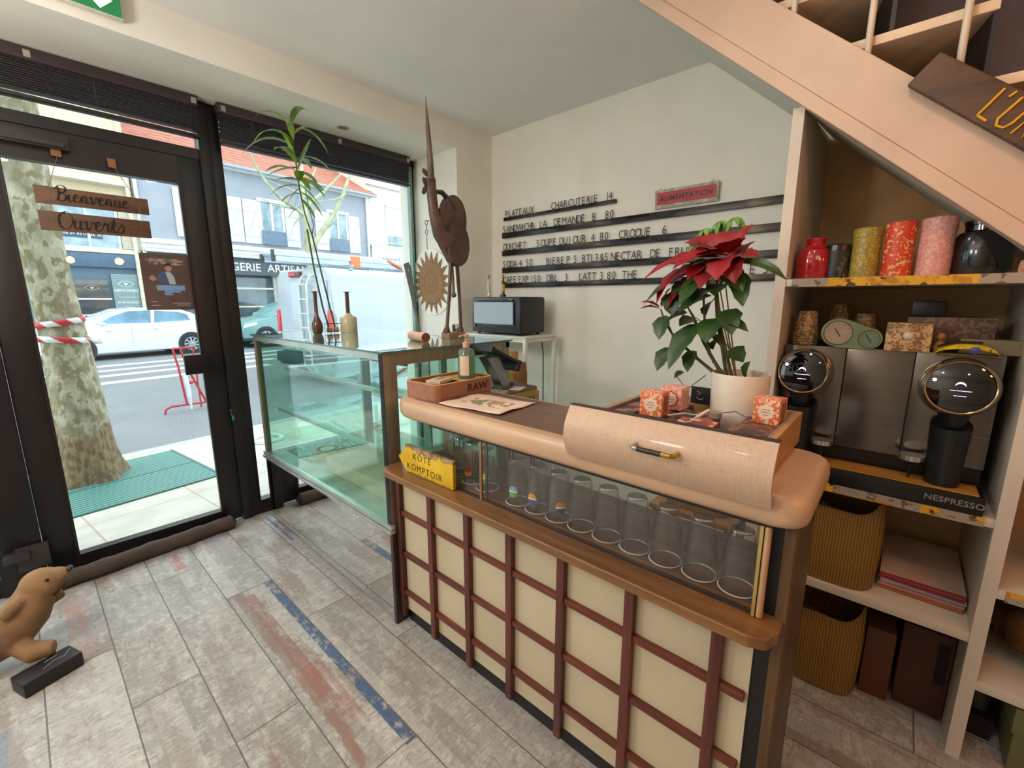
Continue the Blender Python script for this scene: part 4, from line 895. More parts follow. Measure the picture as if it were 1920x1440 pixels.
B().box(-.0145, -.012, -.205, .222, .055, .240).out('door_glass', M('#14161a', .02, var=.0, spec=1.0, coat=1.0), t)
b = B(); b.tube([(-.014, -.19, .252), (-.03, -.19, .252), (-.03, .19, .252), (-.014, .19, .252)], .004, 8); b.out('handle', M('#0e0e10', .3), t)
text('lettering', 'Simeo', (-.0150, -.16, .257), FX, .014, M('#c9ccd2', .4), t)
b = B()
for x in (.03, .24):
    for y in (-.21, .21): b.cyl((x, y, 0), (x, y, .013), .012, n=12)
b.out('foot', M('#0d0d0f', .6), t)
def bottle(loc, gl, lab, cork, label, s_=1):
    t = thing('small_bottle', label, 'bottle', loc, 0)
    B().lathe([(r * s_, z * s_) for r, z in [(0, 0), (.022, 0), (.024, .006), (.023, .012), (.0135, .02), (.0125, .03), (.0125, .10), (.010, .112), (.0085, .118), (.0085, .135), (0, .135)]], 20).out('bottle_glass', gl, t)
    B().lathe([(.0131 * s_, .04 * s_), (.0131 * s_, .09 * s_)], 20).out('label', lab, t); B().lathe([(0, .134 * s_), (.007 * s_, .134 * s_), (.009 * s_, .15 * s_), (.008 * s_, .16 * s_), (0, .16 * s_)], 14).out('cork', M(cork, .7), t)
bottle((2.43, 2.40, 1.531), glass('#dfe8e6', .1, '#8a9694', milky=.25), M('#b9bcc0', .5), '#a8714a', 'small clear bottle with silver label and cork on the oven top')
bottle((2.42, 2.245, 1.531), M('#1e1612', .2, coat=.5), M('#d9a52e', .5), '#b07a4a', 'small dark bottle with yellow label and cork on the oven top')
# power cable of the oven
o = B().tube([(2.69, 2.10, 1.24), (2.70, 2.08, 1.10), (2.705, 2.08, .7), (2.76, 2.0, .35)], .004, 6).out('power_cable', M('#141414', .5)); tag(o, 'black power cable hanging behind the white rack', 'cable')
# hairpin table with till
t = thing('side_table', 'small brown topped table with yellow edge on thin black legs', 'table', (1.585, 1.50, 0))
b = B(); b.prism(rrect(-.23, .215, -.10, .10, .02, (.05, .02, .02, .05)), 'Z', 1.050, 1.056); b.out('table_top', WALN, t)
b = B(); b.prism(rrect(-.231, .216, -.101, .101, .02, (.05, .02, .02, .05)), 'Z', 1.018, 1.0498, .002); b.out('edge_band', wood('#c0a24a', '#9c8038', 'X', .4), t)
for x in (-.20, .185):
    for y in (-.075, .08):
        b = B(); sx = 1 if x > 0 else -1; b.tube([(x, y, 1.018), (x + .012 * sx, y, .5), (x + .02 * sx, y, .006), (x + .006 * sx, y, .006), (x - .03 * sx, y, 1.018)], .003, 6); b.out('leg', M('#161616', .4), t)
o = B().box(-.085, .085, -.06, .05, 0, .003).out('patterned_mat', floral('#4d4742', '#cfc6b8', '#8f857a', 90, 'speckled_mat', .35), None, (1.50, 1.475, 1.0565), .2); tag(o, 'speckled black and white mat on the brown side table', 'mat')
o = B().box(-.05, .05, -.03, .03, 0, .001).out('paper_note', M('#d8c7ba', .7), None, (1.675, 1.455, 1.0565), .35); tag(o, 'small pale paper note on the brown side table', 'paper')
t = thing('tablet_stand', 'angled silver stand holding a dark tablet till seen from behind', 'till', (1.66, 1.555, 1.0565), radians(0))
SV = M('#a3aaa8', .3, .8)
b = B(); b.prism([(-.02, 0), (.045, .0), (-.055, .165), (-.13, .165)], 'Y', -.035, -.029); b.prism([(-.02, 0), (.045, .0), (-.055, .165), (-.13, .165)], 'Y', .029, .035)
b.box(-.03, .05, -.036, .036, 0, .006); b.out('stand_frame', SV, t)
b = B(); b.cyl((.040, -.04, .012), (.040, .04, .012), .011, n=16); b.out('hinge_bar', M('#6f7674', .3, .8), t)
mx = Matrix.Translation((-.045, 0, .172)) @ Matrix.Rotation(radians(24), 4, 'Y')
b = B(); b.box(-.115, .115, -.085, .085, -.008, .008, .005, mx); b.out('tablet', M('#1f2530', .4), t)
b = B(); b.box(.095, .120, -.088, .088, -.045, .012, .006, mx); b.box(-.120, -.095, -.088, .088, -.020, .012, .006, mx); b.out('tablet_case', M('#1a1d24', .5), t)
for k, (yy, n_, cl_, lb) in enumerate(((1.945, 22, '#b98b4a', 'tall stack of brown paper cups beside the white rack'), (1.875, 14, '#8f5f38', 'shorter stack of dark brown paper cups beside the white rack'))):
    t = thing('paper_cups', lb, 'cup stack', (2.20, yy, .90), 0)
    b = B(); pr = [(0, .0), (.036, .0)]; hh = .27 if k == 0 else .20; n_ = 14
    for i in range(n_): z = .004 + i * .009; pr += [(.037, z), (.0385, z + .004), (.037, z + .0075)]
    pr += [(.036, .135), (.028, hh), (0, hh)]; b.lathe(pr, 24); b.out('cups', M(cl_, .6), t)
t = thing('back_cabinet', 'pale low cabinet standing behind the till carrying cup stacks', 'cabinet', (2.20, 1.91, 0))
B().box(-.12, .12, -.09, .09, 0, .898, .003).out('cabinet_body', M('#a68a68', .5), t); B().box(-.124, -.12, -.08, .08, .05, .86).out('door', M('#b3967a', .5), t)
# ================================================================== THINGS ON THE SHELVES
XJ = 2.0
t = thing('red_jar', 'glossy red glass jar with narrow neck on the top shelf', 'jar', (XJ, .282, 1.578))
B().lathe([(0, 0), (.052, 0), (.056, .006), (.057, .08), (.050, .105), (.033, .118), (.030, .122), (.030, .138), (.032, .142), (.030, .147), (0, .147)], 36).out('jar_body', M('#a30a1c', .12, var=.05, coat=.6), t)
B().lathe([(0, 0), (.0075, 0), (.0075, .001), (0, .001)], 16, mx=Matrix.Translation((-.0560, -.018, .075)) @ Matrix.Rotation(-pi / 2, 4, 'Y') @ Matrix.Rotation(0.1, 4, 'X')).out('seal', M('#c58a7a', .5), t)
def canister(y, r, h, m, lidm, label, lid=.02, x=XJ, lr=0):
    t = thing('tea_canister', label, 'tin', (x, y, 1.578), random.uniform(0, 6), 'round tins on the top shelf')
    B().lathe([(0, 0), (r, 0), (r, h - lid), (0, h - lid)], 32).out('tin_body', m, t)
    B().lathe([(0, h - lid), (r + .0012 + lr, h - lid), (r + .0012 + lr, h - .004), (r - .003 + lr, h), (0, h)], 32).out('lid', lidm, t); return t
G1 = floral('#8a7a2c', '#b39a3e', '#5f6a44', 150, 'olive_paper', .7); G2 = floral('#c93a1c', '#d8b070', '#7c8a3c', 95, 'red_paper', .8); G3 = floral('#cd8a80', '#d9a398', '#bd766e', 140, 'pink_paper', .5)
BK = floral('#171414', '#3c4a40', '#7a5a2c', 34, 'dark_paper', .72); BLKL = M('#12100f', .25, coat=.3)
canister(.295, .034, .118, BK, BLKL, 'dark round tin hidden behind the glossy red jar', .022, 2.13)
canister(.212, .038, .120, BK, BLKL, 'short dark floral tin with black lid between red jar and olive tin', .022)
canister(.134, .040, .168, G1, G1, 'olive green patterned paper tin, left of the orange-red one', .03)
canister(.048, .040, .178, G2, G2, 'orange-red floral tin with gold band, left of the pink one', .042)
canister(-.043, .043, .182, G3, G3, 'tall pink marbled paper tin beside the black canister', .04)
t = thing('black_canister', 'large glossy black canister with rounded shoulder on the top shelf', 'canister', (2.02, -.148, 1.578))
B().lathe([(0, 0), (.066, 0), (.070, .006), (.070, .10), (.058, .128), (.046, .134), (.046, .15), (.049, .152), (.049, .163), (0, .165)], 36).out('canister_body', M('#0d0c0e', .18, coat=.5), t)
b = B(); b.box(-.012, .012, -.016, .016, .1652, .167); b.out('lid_label', M('#6b5a2c', .5), t)
t = thing('figurine', 'tiny white and orange figurine at the right end of the top shelf', 'figurine', (1.93, -.232, 1.578)); b = B(); b.tube([(0, 0, 0), (0, 0, .012), (0, .003, .026), (0, .004, .036)], [.010, .011, .008, .004], 10); b.out('body', M('#c9bdb0', .5, c2='#b5622a', scale=60), t)

# double coffee machine
t = thing('coffee_machine', 'double capsule coffee machine with two round chrome heads and black drip tray', 'coffee machine', (2.0, .05, .8495))
STB = M('#746c66', .22, .85, var=.06, st=(1, 1, 6), scale=5)
for (a, b2) in ((.098, .290), (-.088, .095), (-.294, -.091)):
    B().box(-.012, .0, a, b2, .118, .485, .002).out('front_plate', STB, t)
B().box(.0, .40, -.292, .288, .0, .482, .004).out('machine_body', M('#171415', .4), t)
B().box(-.118, .0, -.300, .290, .0, .058, .006).out('tray_base', M('#0d0c0e', .3), t)
B().box(-.108, -.006, -.285, .280, .0585, .0625).out('drip_grid', wood('#c08a3c', '#9c6a28', 'Y', .35), t)
CHR = M('#c9c0b4', .08, .95, var=.03); SCR = M('#08080b', .04, coat=1.0)
for (y, z, r) in ((.212, .382, .076), (-.200, .376, .080)):
    mxx = Matrix.Translation((0, y, z)) @ Matrix.Rotation(-pi / 2 + radians(7), 4, 'Y')
    b = B(); b.lathe([(r * 1.0, -.02), (r * 1.16, .012), (r * 1.20, .035), (r * 1.17, .06), (r * 1.10, .082), (r * 1.02, .094)], 44, mx=mxx); b.out('head_ring', CHR, t)
    b = B(); b.lathe([(r * .95, .093), (r * 1.0, .096), (r * 1.03, .0985), (r * 1.0, .101), (r * .965, .099)], 44, mx=mxx); b.out('screen_bezel', M('#d8b98c', .15, .9), t)
    b = B(); b.lathe([(r * .975 * sin(radians(90) * (1 - k / 10)), .096 + .0115 * (1 - sin(radians(90) * (1 - k / 10)) ** 2)) for k in range(11)], 44, mx=mxx); b.out('round_screen', SCR, t)
    LIT = M('#cfd0ff', .5, emit=1.6, var=.02)
    b = B(); b.lathe([(0, .1), (r * .15, .1)], 20, mx=mxx @ Matrix.Translation((.006, 0, .0072))); b.box(-.010, -.0085, -.026, .022, .1068, .1073, 0, mxx); b.box(-.026, -.0245, -.016, .012, .1068, .1073, 0, mxx); b.out('screen_icons', LIT, t)
    b = B(); b.tube([(-.055, y, z - r * .9), (-.055, y, z - r * .9 - .05)], [.040, .028], 24); b.tube([(-.055, y, z - r * .9 - .045), (-.052, y, z - r * .9 - .05), (-.052, y, .12), (-.052, y, .0625)], [.050, .050, .044, .042], 24); b.out('spout_column', M('#121216', .35), t)
for y in (.128, -.120):
    b = B(); b.cyl((-.060, y, .128), (-.060, y, .144), .034, n=28); b.out('cup_support', M('#cfc8bf', .18, .85), t)
    b = B(); b.tube([(-.055, y, .132), (-.0, y, .118)], .006, 8); b.cyl((-.055, y, .0625), (-.055, y, .131), .004, n=8); b.out('support_arm', M('#1a1a1c', .4), t)
b = B(); b.box(-.0128, -.0121, .16, .285, .222, .225); b.box(-.0128, -.0121, -.292, -.155, .222, .225); b.out('plate_seam', M('#8a6a45', .3, .5), t)
text('lettering', 'NESPRESSO', (-.1186, -.232, .022), FX, .026, M('#8b8478', .4), t, spc=1.05, off=.0004)

ZM = .8495 + .4835
t = thing('paper_cups', 'short stack of patterned paper cups upside down on the coffee machine', 'cup stack', (2.04, .285, ZM))
pr = [(0, 0), (.040, 0)]
for i in range(5): pr += [(.041, .004 + i * .009), (.0425, .008 + i * .009), (.040, .011 + i * .009)]
B().lathe(pr + [(.039, .05), (.030, .13), (0, .13)], 28).out('cups', floral('#8a6a44', '#c9b08a', '#4c3a2c', 110, 'brown_speckle'), t)
for (x, y, h, lb) in ((2.16, .20, .155, 'tall patterned paper cup stack behind the clock radio'), (2.15, .115, .12, 'small patterned paper cup stack right behind the clock radio')):
    t = thing('paper_cups', lb, 'cup stack', (x, y, ZM)); B().lathe([(0, 0), (.038, 0), (.040, .03), (.037, .05), (.028, h), (0, h)], 24).out('cups', floral('#7a5a3a', '#a58a62', '#3f2f24', 90, 'dark_speckle'), t)
# green clock radio with two dials
t = thing('table_clock', 'small sage green retro clock with two round dials on the coffee machine', 'clock', (2.0, .15, ZM))
SG = M('#6f8462', .4, var=.05); b = B(); P_ = []
for k in range(25): a = radians(62 + 200 * k / 24); P_.append((.03 - .058 * cos(a) * -1 - 0, .058 + .056 * sin(a)))
def hull(c1, r1, c2, r2):
    import math as m_; d = m_.hypot(c2[0] - c1[0], c2[1] - c1[1]); base = m_.atan2(c2[1] - c1[1], c2[0] - c1[0]); al = m_.acos((r1 - r2) / d); o = []
    for k in range(17): a = base + al + (2 * pi - 2 * al) * k / 16; o.append((c1[0] + r1 * m_.cos(a), c1[1] + r1 * m_.sin(a)))
    for k in range(17): a = base - al + 2 * al * k / 16; o.append((c2[0] + r2 * m_.cos(a), c2[1] + r2 * m_.sin(a)))
    return o
B().prism(hull((.028, .054), .052, (-.062, .037), .036), 'X', -.03, .03, .006).out('clock_body', SG, t)
for (y, z, r, c_) in ((.028, .054, .040, '#a38a76'), (-.062, .036, .028, '#5f7a60')):
    mxx = Matrix.Translation((-.03, y, z)) @ Matrix.Rotation(-pi / 2, 4, 'Y')
    B().lathe([(r, -.002), (r + .002, .003), (r + .004, .0), (r + .002, -.003)], 36, mx=mxx).out('dial_ring', M('#b99a6c', .25, .7), t)
    B().lathe([(0, .0008), (r, .0008)], 36, mx=mxx).out('dial', M(c_, .3, coat=.6), t)
    b = B(); b.tube([(-.0335, y, z), (-.0335, y + .010, z + .016)], .0012, 5); b.tube([(-.0335, y, z), (-.0335, y - .006, z - .012)], .0014, 5)
    for k in range(12): a = 2 * pi * k / 12; b.box(-.0328, -.0318, y + (r - .007) * cos(a) - .0012, y + (r - .007) * cos(a) + .0012, z + (r - .007) * sin(a) - .0012, z + (r - .007) * sin(a) + .0012)
    b.out('hands_and_marks', M('#2a211c', .5), t)
t = thing('patterned_box', 'square brown patterned box with white knob on its front', 'box', (2.02, -.012, ZM))
B().box(-.045, .05, -.058, .058, 0, .095, .002).out('box_body', floral('#8a6038', '#c9a678', '#6b5a4a', 55, 'brown_pattern', .5), t); B().sphere((-.048, 0, .052), .014, sx=.6, n=14).out('knob', M('#d8cbb8', .4), t)
for z in (.018, .080):
    for k in range(4): y = -.033 + k * .022; B().tube([(-.0465, y + .007 * cos(a), z + .006 * sin(a)) for a in [2 * pi * j / 12 for j in range(12)]], .0014, 5, closed=True).out('printed_ring', M('#d2b58c', .5), t)
o = B().box(-.05, .05, -.125, .095, 0, .112, .002).out('patterned_box', floral('#6b4f40', '#927260', '#4a3830', 80, 'mauve_pattern'), None, (2.18, -.10, ZM)); tag(o, 'long dull patterned box behind the square box on the machine', 'box')
o = B().box(-.04, .04, -.045, .045, 0, .055, .006).out('black_box', M('#0d0a0b', .4), None, (2.18, -.055, ZM + .1125)); tag(o, 'small black box on top of the long patterned box', 'box')
t = thing('cork_doll', 'small round-headed wooden peg figure beside the yellow pouch', 'figurine', (2.0, -.092, ZM)); B().lathe([(0, 0), (.014, 0), (.016, .02), (.011, .035), (.006, .04), (.012, .047), (.013, .055), (.009, .064), (0, .067)], 18).out('body', M('#8f6336', .5), t)
t = thing('pouch', 'yellow fabric pouch with blue button and black zip lying on the machine', 'pouch', (1.975, -.155, ZM))
b = B(); b.grid(lambda u, v: (-.025 + .05 * v, .072 - .144 * u, .003 + .034 * max(0, sin(pi * u)) ** .5 * sin(pi * min(1, v + .12) * .9) ** .6), 18, 8); b.grid(lambda u, v: (-.025 + .05 * v, .072 - .144 * u, 0), 2, 2); b.out('pouch_body', floral('#d2b81c', '#b99e12', '#3a3a2a', 55, 'yellow_fabric', .7), t)
b = B(); b.tube([(-.018, .07, .024), (-.012, .03, .040), (-.01, -.03, .040)], .004, 6); b.out('zip', M('#14100f', .5), t); B().sphere((-.026, -.015, .017), .012, sx=.4, n=12).out('button', M('#4a4a9c', .4), t)
o = B().box(-.03, .03, -.07, .07, 0, .046, .002).out('pale_box', M('#8d7f66', .6, var=.1), None, (2.06, -.21, ZM)); tag(o, 'long pale green-brown box at the right end of the machine top', 'box')

# pleated yellow bags
def pleat_bag(loc, w_, d_, h, label, rz=0, open_=1):
    t = thing('pleated_bag', label, 'bag', loc, rz, 'pleated ochre fabric bags'); g = G('pleated_ochre_fabric'); x, y, z = g.sep()
    wv = g.n('TexWave', {'Vector': g.scaled((.4, 1, .03)), 'Scale': 34.0, 'Distortion': .5}, bands_direction='Y').outputs[1]
    m = g.bsdf(g.ramp(wv, [(.1, '#74541a'), (.9, '#94702a')]), .65, bump=wv, bs=.6, bd=.004); b = B(); n, mrow = 56, 16; rings = []
    for j in range(mrow + 1):
        v = j / mrow; z_ = h * v; rg = []
        for i in range(n):
            a = 2 * pi * i / n; ex = .55; cx = abs(cos(a)) ** ex * (1 if cos(a) > 0 else -1); sy = abs(sin(a)) ** ex * (1 if sin(a) > 0 else -1)
            bul = 1 + .10 * sin(pi * v) - .16 * v * (abs(cx)); drop = -.035 * v ** 4 * (1 + cos(2 * a)) + .010 * sin(3 * a) * v ** 3
            rg.append(b.bm.verts.new((d_ / 2 * cx * bul * (1 - .25 * v), w_ / 2 * sy * (1 + .06 * sin(pi * v)), z_ + drop + .003)))
        rings.append(rg)
    for A, C in zip(rings, rings[1:]):
        for i in range(n): b._f([A[i], A[(i + 1) % n], C[(i + 1) % n], C[i]])
    b._f(rings[0][::-1]); b.out('bag_body', m, t, ang=60, solid=.004)
    B().box(-d_ / 2 * .78 - .012, -d_ / 2 * .78 - .006, .02, .07, h * .86, h * .89).out('clasp', M('#3a2212', .4, .4), t); return t
pleat_bag((2.03, .115, .4555), .285, .25, .345, 'ochre pleated fabric bag on the middle shelf beside the napkins')
pleat_bag((2.03, .11, .003), .265, .25, .355, 'ochre pleated fabric bag on the floor under the shelves')
pleat_bag((2.16, .66, .50), .30, .22, .33, 'yellow pleated bag on a wooden stool seen through the glass case')
t = thing('stool', 'small wooden stool left of the white shelving, behind the counter', 'stool', (2.16, .66, 0)); B().box(-.15, .15, -.2, .2, .47, .498, .004).out('seat', wood('#a57a4c', '#86603a', 'Y'), t)
for x in (-.12, .12):
    for y in (-.17, .17): B().box(x - .016, x + .016, y - .016, y + .016, 0, .47, .003).out('leg', wood('#a57a4c', '#86603a', 'Z'), t)
# folded napkin stack
for k in range(5):
    o = B().box(-.19 + .002 * k, .20, -.115, .112 - .003 * (k % 2), 0, .0115, .003).out('folded_cloth', M('#d9b8a4', .8, var=.05), None, (2.19, -.155, .4555 + .0125 * k), .02 * (k % 3 - 1))
    tag(o, ['lowest', 'second from bottom', 'middle', 'second from top', 'top'][k] + ' folded pale pink cloth of the stack on the middle shelf', 'cloth', 'folded cloths on the middle shelf')
    e = B().box(-.1945 + .002 * k, -.1905 + .002 * k, -.114, .111, .003, .0105).out('red_hem', M(['#b56a3a', '#c98a8c', '#a8a0b0', '#8f1f36', '#a81f34'][k], .7), o)
# cartons on the floor
o = B().box(-.02, .2, -.045, .04, 0, .285, .004).out('brown_carton', M('#5f3420', .7), None, (2.02, -.075, .001), .05); tag(o, 'narrow brown cardboard carton standing on the floor under the shelves', 'box')
t = thing('brown_carton', 'wide brown cardboard carton with cut-out beside the white upright', 'box', (2.05, -.205, .001)); B().box(-.02, .25, -.068, .07, 0, .335, .004).out('carton', M('#4f2b1b', .7), t); B().box(-.0215, -.020, -.058, -.028, .14, .30, .0).out('hand_slot', M('#1c0e0a', .8), t)
# things right of the upright
t = thing('plastic_bag', 'crumpled brown plastic bag on the low shelf at the right edge', 'bag', (2.10, -.58, .3035))
b = B(); b.sphere((0, 0, .12), .15, sy=1.5, sz=.8, n=28)
for v_ in b.bm.verts:
    p = v_.co; k = 1 + .10 * sin(p.x * 60 + p.y * 33) + .08 * sin(p.y * 47 + p.z * 71); v_.co = Vector((p.x * k, p.y * k, max(.001, p.z * k)))
b.out('bag_body', M('#5a3b18', .25, var=.3, scale=14, coat=.3), t, ang=180)
o = B().sphere((0, 0, .11), .13, sy=1.4, sz=.85, n=24); 
for v_ in o.bm.verts:
    p = v_.co; k = 1 + .12 * sin(p.x * 50 + p.y * 40) * sin(p.z * 60); v_.co = Vector((p.x * k, p.y * k, max(.001, p.z * k)))
o = o.out('plastic_bag', M('#3c2714', .15, var=.4, scale=20, coat=.8), None, (2.10, -.60, .6335), ang=180); tag(o, 'shiny dark crumpled bag on the upper right shelf', 'bag')
t = thing('storage_box', 'sage green lidded storage box on the floor at bottom right', 'box', (2.10, -.66, .001)); B().box(-.16, .18, -.22, .24, 0, .14, .004).out('box_body', M('#6c6b48', .5), t); B().box(-.168, .188, -.228, .248, .142, .235, .006).out('lid', M('#75744f', .5), t)
o = B().lathe([(0, 0), (.025, 0), (.027, .11), (.015, .13), (0, .13)], 16).out('small_bottle', M('#4c4f38', .4), None, (2.10, -.36, .08)); tag(o, 'small dull green bottle beside the green storage box', 'bottle')
o = B().box(-.06, .06, -.035, .035, 0, .078).out('wood_block', M('#1c100c', .8), None, (2.10, -.36, .001)); tag(o, 'dark block carrying the small bottle under the right shelves', 'block')

# ================================================================== BY THE DOOR
t = thing('draught_excluder', 'long brown fabric draught excluder lying along the door threshold', 'draught excluder', (.35, 3.20, 0))
n = 40; pts = [(-.46 + .91 * k / n, -.045 + .055 * k / n + .003 * sin(k * .4), .046 + .002 * sin(k * 1.3)) for k in range(n + 1)]
B().tube(pts, [.012] + [.043 + .0018 * sin(k * .7) + .001 * sin(k * 2.3) for k in range(1, n)] + [.010], 16).out('fabric_roll', M('#463a30', .8, var=.15, scale=9, st=(1, 1, 1), bump=.3, bscale=180), t)
t = thing('plush_seal', 'tan plush seal toy lying by the door with raised head', 'toy', (-.20, 2.62, 0), radians(0))
b = B(); b.tube([(-.34, .03, .10), (-.22, .02, .115), (-.10, .0, .13), (.0, -.01, .16), (.06, -.01, .215), (.085, -.01, .265), (.10, -.01, .30)], [.05, .085, .10, .098, .082, .070, .062], 20)
b.sphere((.115, -.01, .318), .066, sx=1.05, n=20); b.tube([(.13, -.01, .325), (.175, -.015, .335), (.198, -.015, .335)], [.050, .036, .024], 16)
b.tube([(.02, -.075, .115), (.06, -.12, .085), (.12, -.14, .085)], [.035, .042, .030], 14); b.tube([(.05, .07, .16), (.13, .10, .19), (.17, .11, .195)], [.03, .034, .028], 14)
b.tube([(.06, -.055, .30), (.02, -.075, .275), (.0, -.075, .25)], [.02, .026, .018], 12)
o = b.out('plush_body', M('#8f6d4c', .9, var=.16, scale=7, bump=.3, bscale=260), t, ang=180)
rm = o.modifiers.new('fuse', 'REMESH'); rm.mode = 'VOXEL'; rm.voxel_size = .007; rm.use_smooth_shade = True; sm_ = o.modifiers.new('soft', 'SMOOTH'); sm_.factor = .6; sm_.iterations = 6
B().sphere((.205, -.012, .348), .013, sy=1.4, n=12).out('nose', M('#2c2326', .35), t); B().sphere((.135, -.068, .352), .007, n=10).out('eye', M('#120e0e', .15), t); B().sphere((.150, .045, .352), .007, n=10).out('eye', M('#120e0e', .15), t)
b = B(); b.tube([(.185, -.045, .305), (.165, -.052, .285), (.145, -.048, .262)], .004, 6); b.out('mouth', M('#2a1712', .7), t)
t = thing('door_wedge', 'dark box with white markings on the floor in front of the plush seal', 'box', (-.09, 2.42, 0), .35); B().box(-.11, .07, -.05, .05, 0, .062, .006).out('box_body', M('#1f181c', .5), t); b = B(); b.tube([(-.04, -.02, .063), (0, .0, .063), (.03, -.01, .063), (.06, .02, .063)], .0015, 5); b.tube([(-.02, .02, .063), (.02, .025, .063)], .0015, 5); b.out('marking', M('#a89fa5', .5), t)
# key on the frame
t = thing('key', 'small key with green plastic tag hanging from the door frame lock', 'key', (.862, 3.262, .72)); b = B(); b.tube([(0, 0, .075), (0, -.004, .05), (.003, -.004, .035)], .002, 6); b.tube([(.006 * cos(a), -.004, .07 + .008 * sin(a)) for a in [k * pi / 5 for k in range(10)]], .0012, 5, closed=True); b.out('key_blade', M('#8f8a80', .3, .8), t)
B().box(.001, .013, -.007, -.003, 0, .034, .001).out('key_tag', M('#1f9a55', .4), t)
# hanging welcome boards
PLK = wood('#6d4a33', '#4a3124', 'X', .6, st=9); BLK = M('#17120f', .6)
t = thing('welcome_sign', 'two brown hanging planks with black script lettering, Bienvenue above Ouverts', 'sign', (.365, 3.268, 2.06))
B().box(-.22, .22, -.008, .008, -.083, 0, .002).out('plank', PLK, t); B().box(-.22, .215, -.008, .008, -.210, -.118, .002).out('plank', PLK, t)
GL = {'B': ([(.05, .95), (.1, .5), (.05, 0)], [(-.12, .75), (.1, 1.05), (.42, .95), (.4, .65), (.12, .52), (.45, .42), (.42, .08), (.15, -.03), (-.02, .1)]), 'i': ([(0, .15), (.1, .48), (.1, .1), (.2, 0), (.3, .12)],),
 'e': ([(0, .12), (.14, .28), (.3, .4), (.2, .55), (.06, .35), (.1, .05), (.24, 0), (.4, .14)],), 'n': ([(0, .1), (.1, .5), (.1, .0)], [(.1, .3), (.22, .5), (.32, .42), (.32, .08), (.42, 0), (.5, .12)]),
 'v': ([(0, .42), (.1, .5), (.16, .05), (.24, 0), (.36, .3), (.36, .52), (.5, .42)],), 'u': ([(0, .4), (.08, .5), (.08, .12), (.2, 0), (.32, .15), (.34, .5)], [(.34, .5), (.34, .1), (.42, 0), (.52, .12)]),
 'O': ([(.3, 1.0), (.05, .8), (0, .4), (.15, .02), (.42, 0), (.6, .35), (.55, .8), (.3, 1.0), (.2, .85)],), 'r': ([(0, .1), (.1, .55), (.14, .42), (.28, .46), (.26, .1), (.36, 0), (.44, .12)],),
 't': ([(.0, .15), (.14, .85), (.12, .1), (.24, 0), (.34, .14)], [(-.02, .55), (.3, .6)]), 's': ([(0, .12), (.2, .52), (.3, .3), (.24, .02), (.08, -.05), (.02, .06)],)}
GW = {'B': .52, 'i': .30, 'e': .38, 'n': .50, 'v': .48, 'u': .50, 'O': .62, 'r': .42, 't': .34, 's': .34}
def script(word, x0, z0, h, par, m, y=-.0095):
    x = x0
    for ch in word:
        b = B()
        for P_ in GL[ch]:
            q_ = [Vector((x + (px + .12 * pz) * h, y, z0 + pz * h)) for px, pz in P_]; out = []
            for i in range(len(q_) - 1):
                p0, p1, p2, p3 = q_[max(i - 1, 0)], q_[i], q_[i + 1], q_[min(i + 2, len(q_) - 1)]
                for k in range(5):
                    u = k / 5; out.append(.5 * ((2 * p1) + (p2 - p0) * u + (2 * p0 - 5 * p1 + 4 * p2 - p3) * u * u + (3 * p1 - p0 - 3 * p2 + p3) * u ** 3))
            out.append(q_[-1]); R_ = []
            for i in range(len(out)):
                d_ = out[min(i + 1, len(out) - 1)] - out[max(i - 1, 0)]; R_.append(.0016 + .0022 * max(0, -d_.z / (d_.length + 1e-6)))
            b.tube(out, R_, 6)
        b.out('script_letter', m, par); x += GW[ch] * h
script('Bienvenue', -.145, -.062, .070, t, BLK); script('Ouverts', -.155, -.195, .082, t, BLK)
b = B(); b.tube([(-.112, 0, .155), (-.165, 0, .0), (-.17, -.009, -.05), (-.17, -.009, -.17)], .0014, 5); b.tube([(.095, 0, .150), (.17, 0, .0), (.178, -.009, -.05), (.178, -.009, -.17)], .0014, 5); b.out('string', M('#7d6a55', .8), t)
B().box(-.135, -.098, .0, .002, .15, .195).out('tape', M('#8a5a38', .7), t); B().box(.075, .108, .0, .002, .14, .185).out('tape', M('#8a5a38', .7), t)
# poster stuck on the glass
def poster_mat():
    g = G('poster_print'); x, y, z = g.sep(); c_ = g.ramp(g.noise((1, 1, 1), 6, 2), [(.4, '#4c3a36'), (.6, '#574440')])
    c_ = g.mix(g.m2('MULTIPLY', g.m2('MULTIPLY', g.band(z, .10, .135), g.band(x, -.075, .085)), g.m2('GREATER_THAN', g.noise((1, 0, 4), 30, 3), .5)), c_, '#a08f86')
    return g.bsdf(c_, .5)
t = thing('poster', 'brown printed poster with man in blue jacket taped to the door glass', 'poster', (.632, 3.3115, 1.61))
B().box(-.115, .118, -.0015, .0, -.162, .162).out('sheet', poster_mat(), t)
fb = lambda nme, P_, c_: B().prism(P_, 'Y', -.0024, -.0018).out(nme, M(c_, .5, var=.03), t)
fb('printed_torso', [(-.05, .015), (-.035, .05), (-.005, .065), (.03, .06), (.042, .03), (.045, -.01), (-.02, -.012)], '#3d5273')
B().prism([(-.005, .06), (.02, .058), (.035, .03), (.04, -.012), (.01, -.012)], 'Y', -.0028, -.0025).out('printed_shirt', M('#a9adb0', .5), t)
B().prism([(.012 + .017 * cos(k * pi / 8), .082 + .020 * sin(k * pi / 8)) for k in range(16)], 'Y', -.0028, -.0025).out('printed_face', M('#a37a68', .5), t)
B().prism([(-.005, .085), (-.002, .104), (.012, .110), (.028, .104), (.031, .088), (.022, .095), (.005, .095)], 'Y', -.0032, -.0029).out('printed_hair', M('#1f1715', .5), t)
fb('printed_hand', [(-.085, .02), (-.07, .04), (-.055, .03), (-.05, .012), (-.07, .005)], '#a37a68')
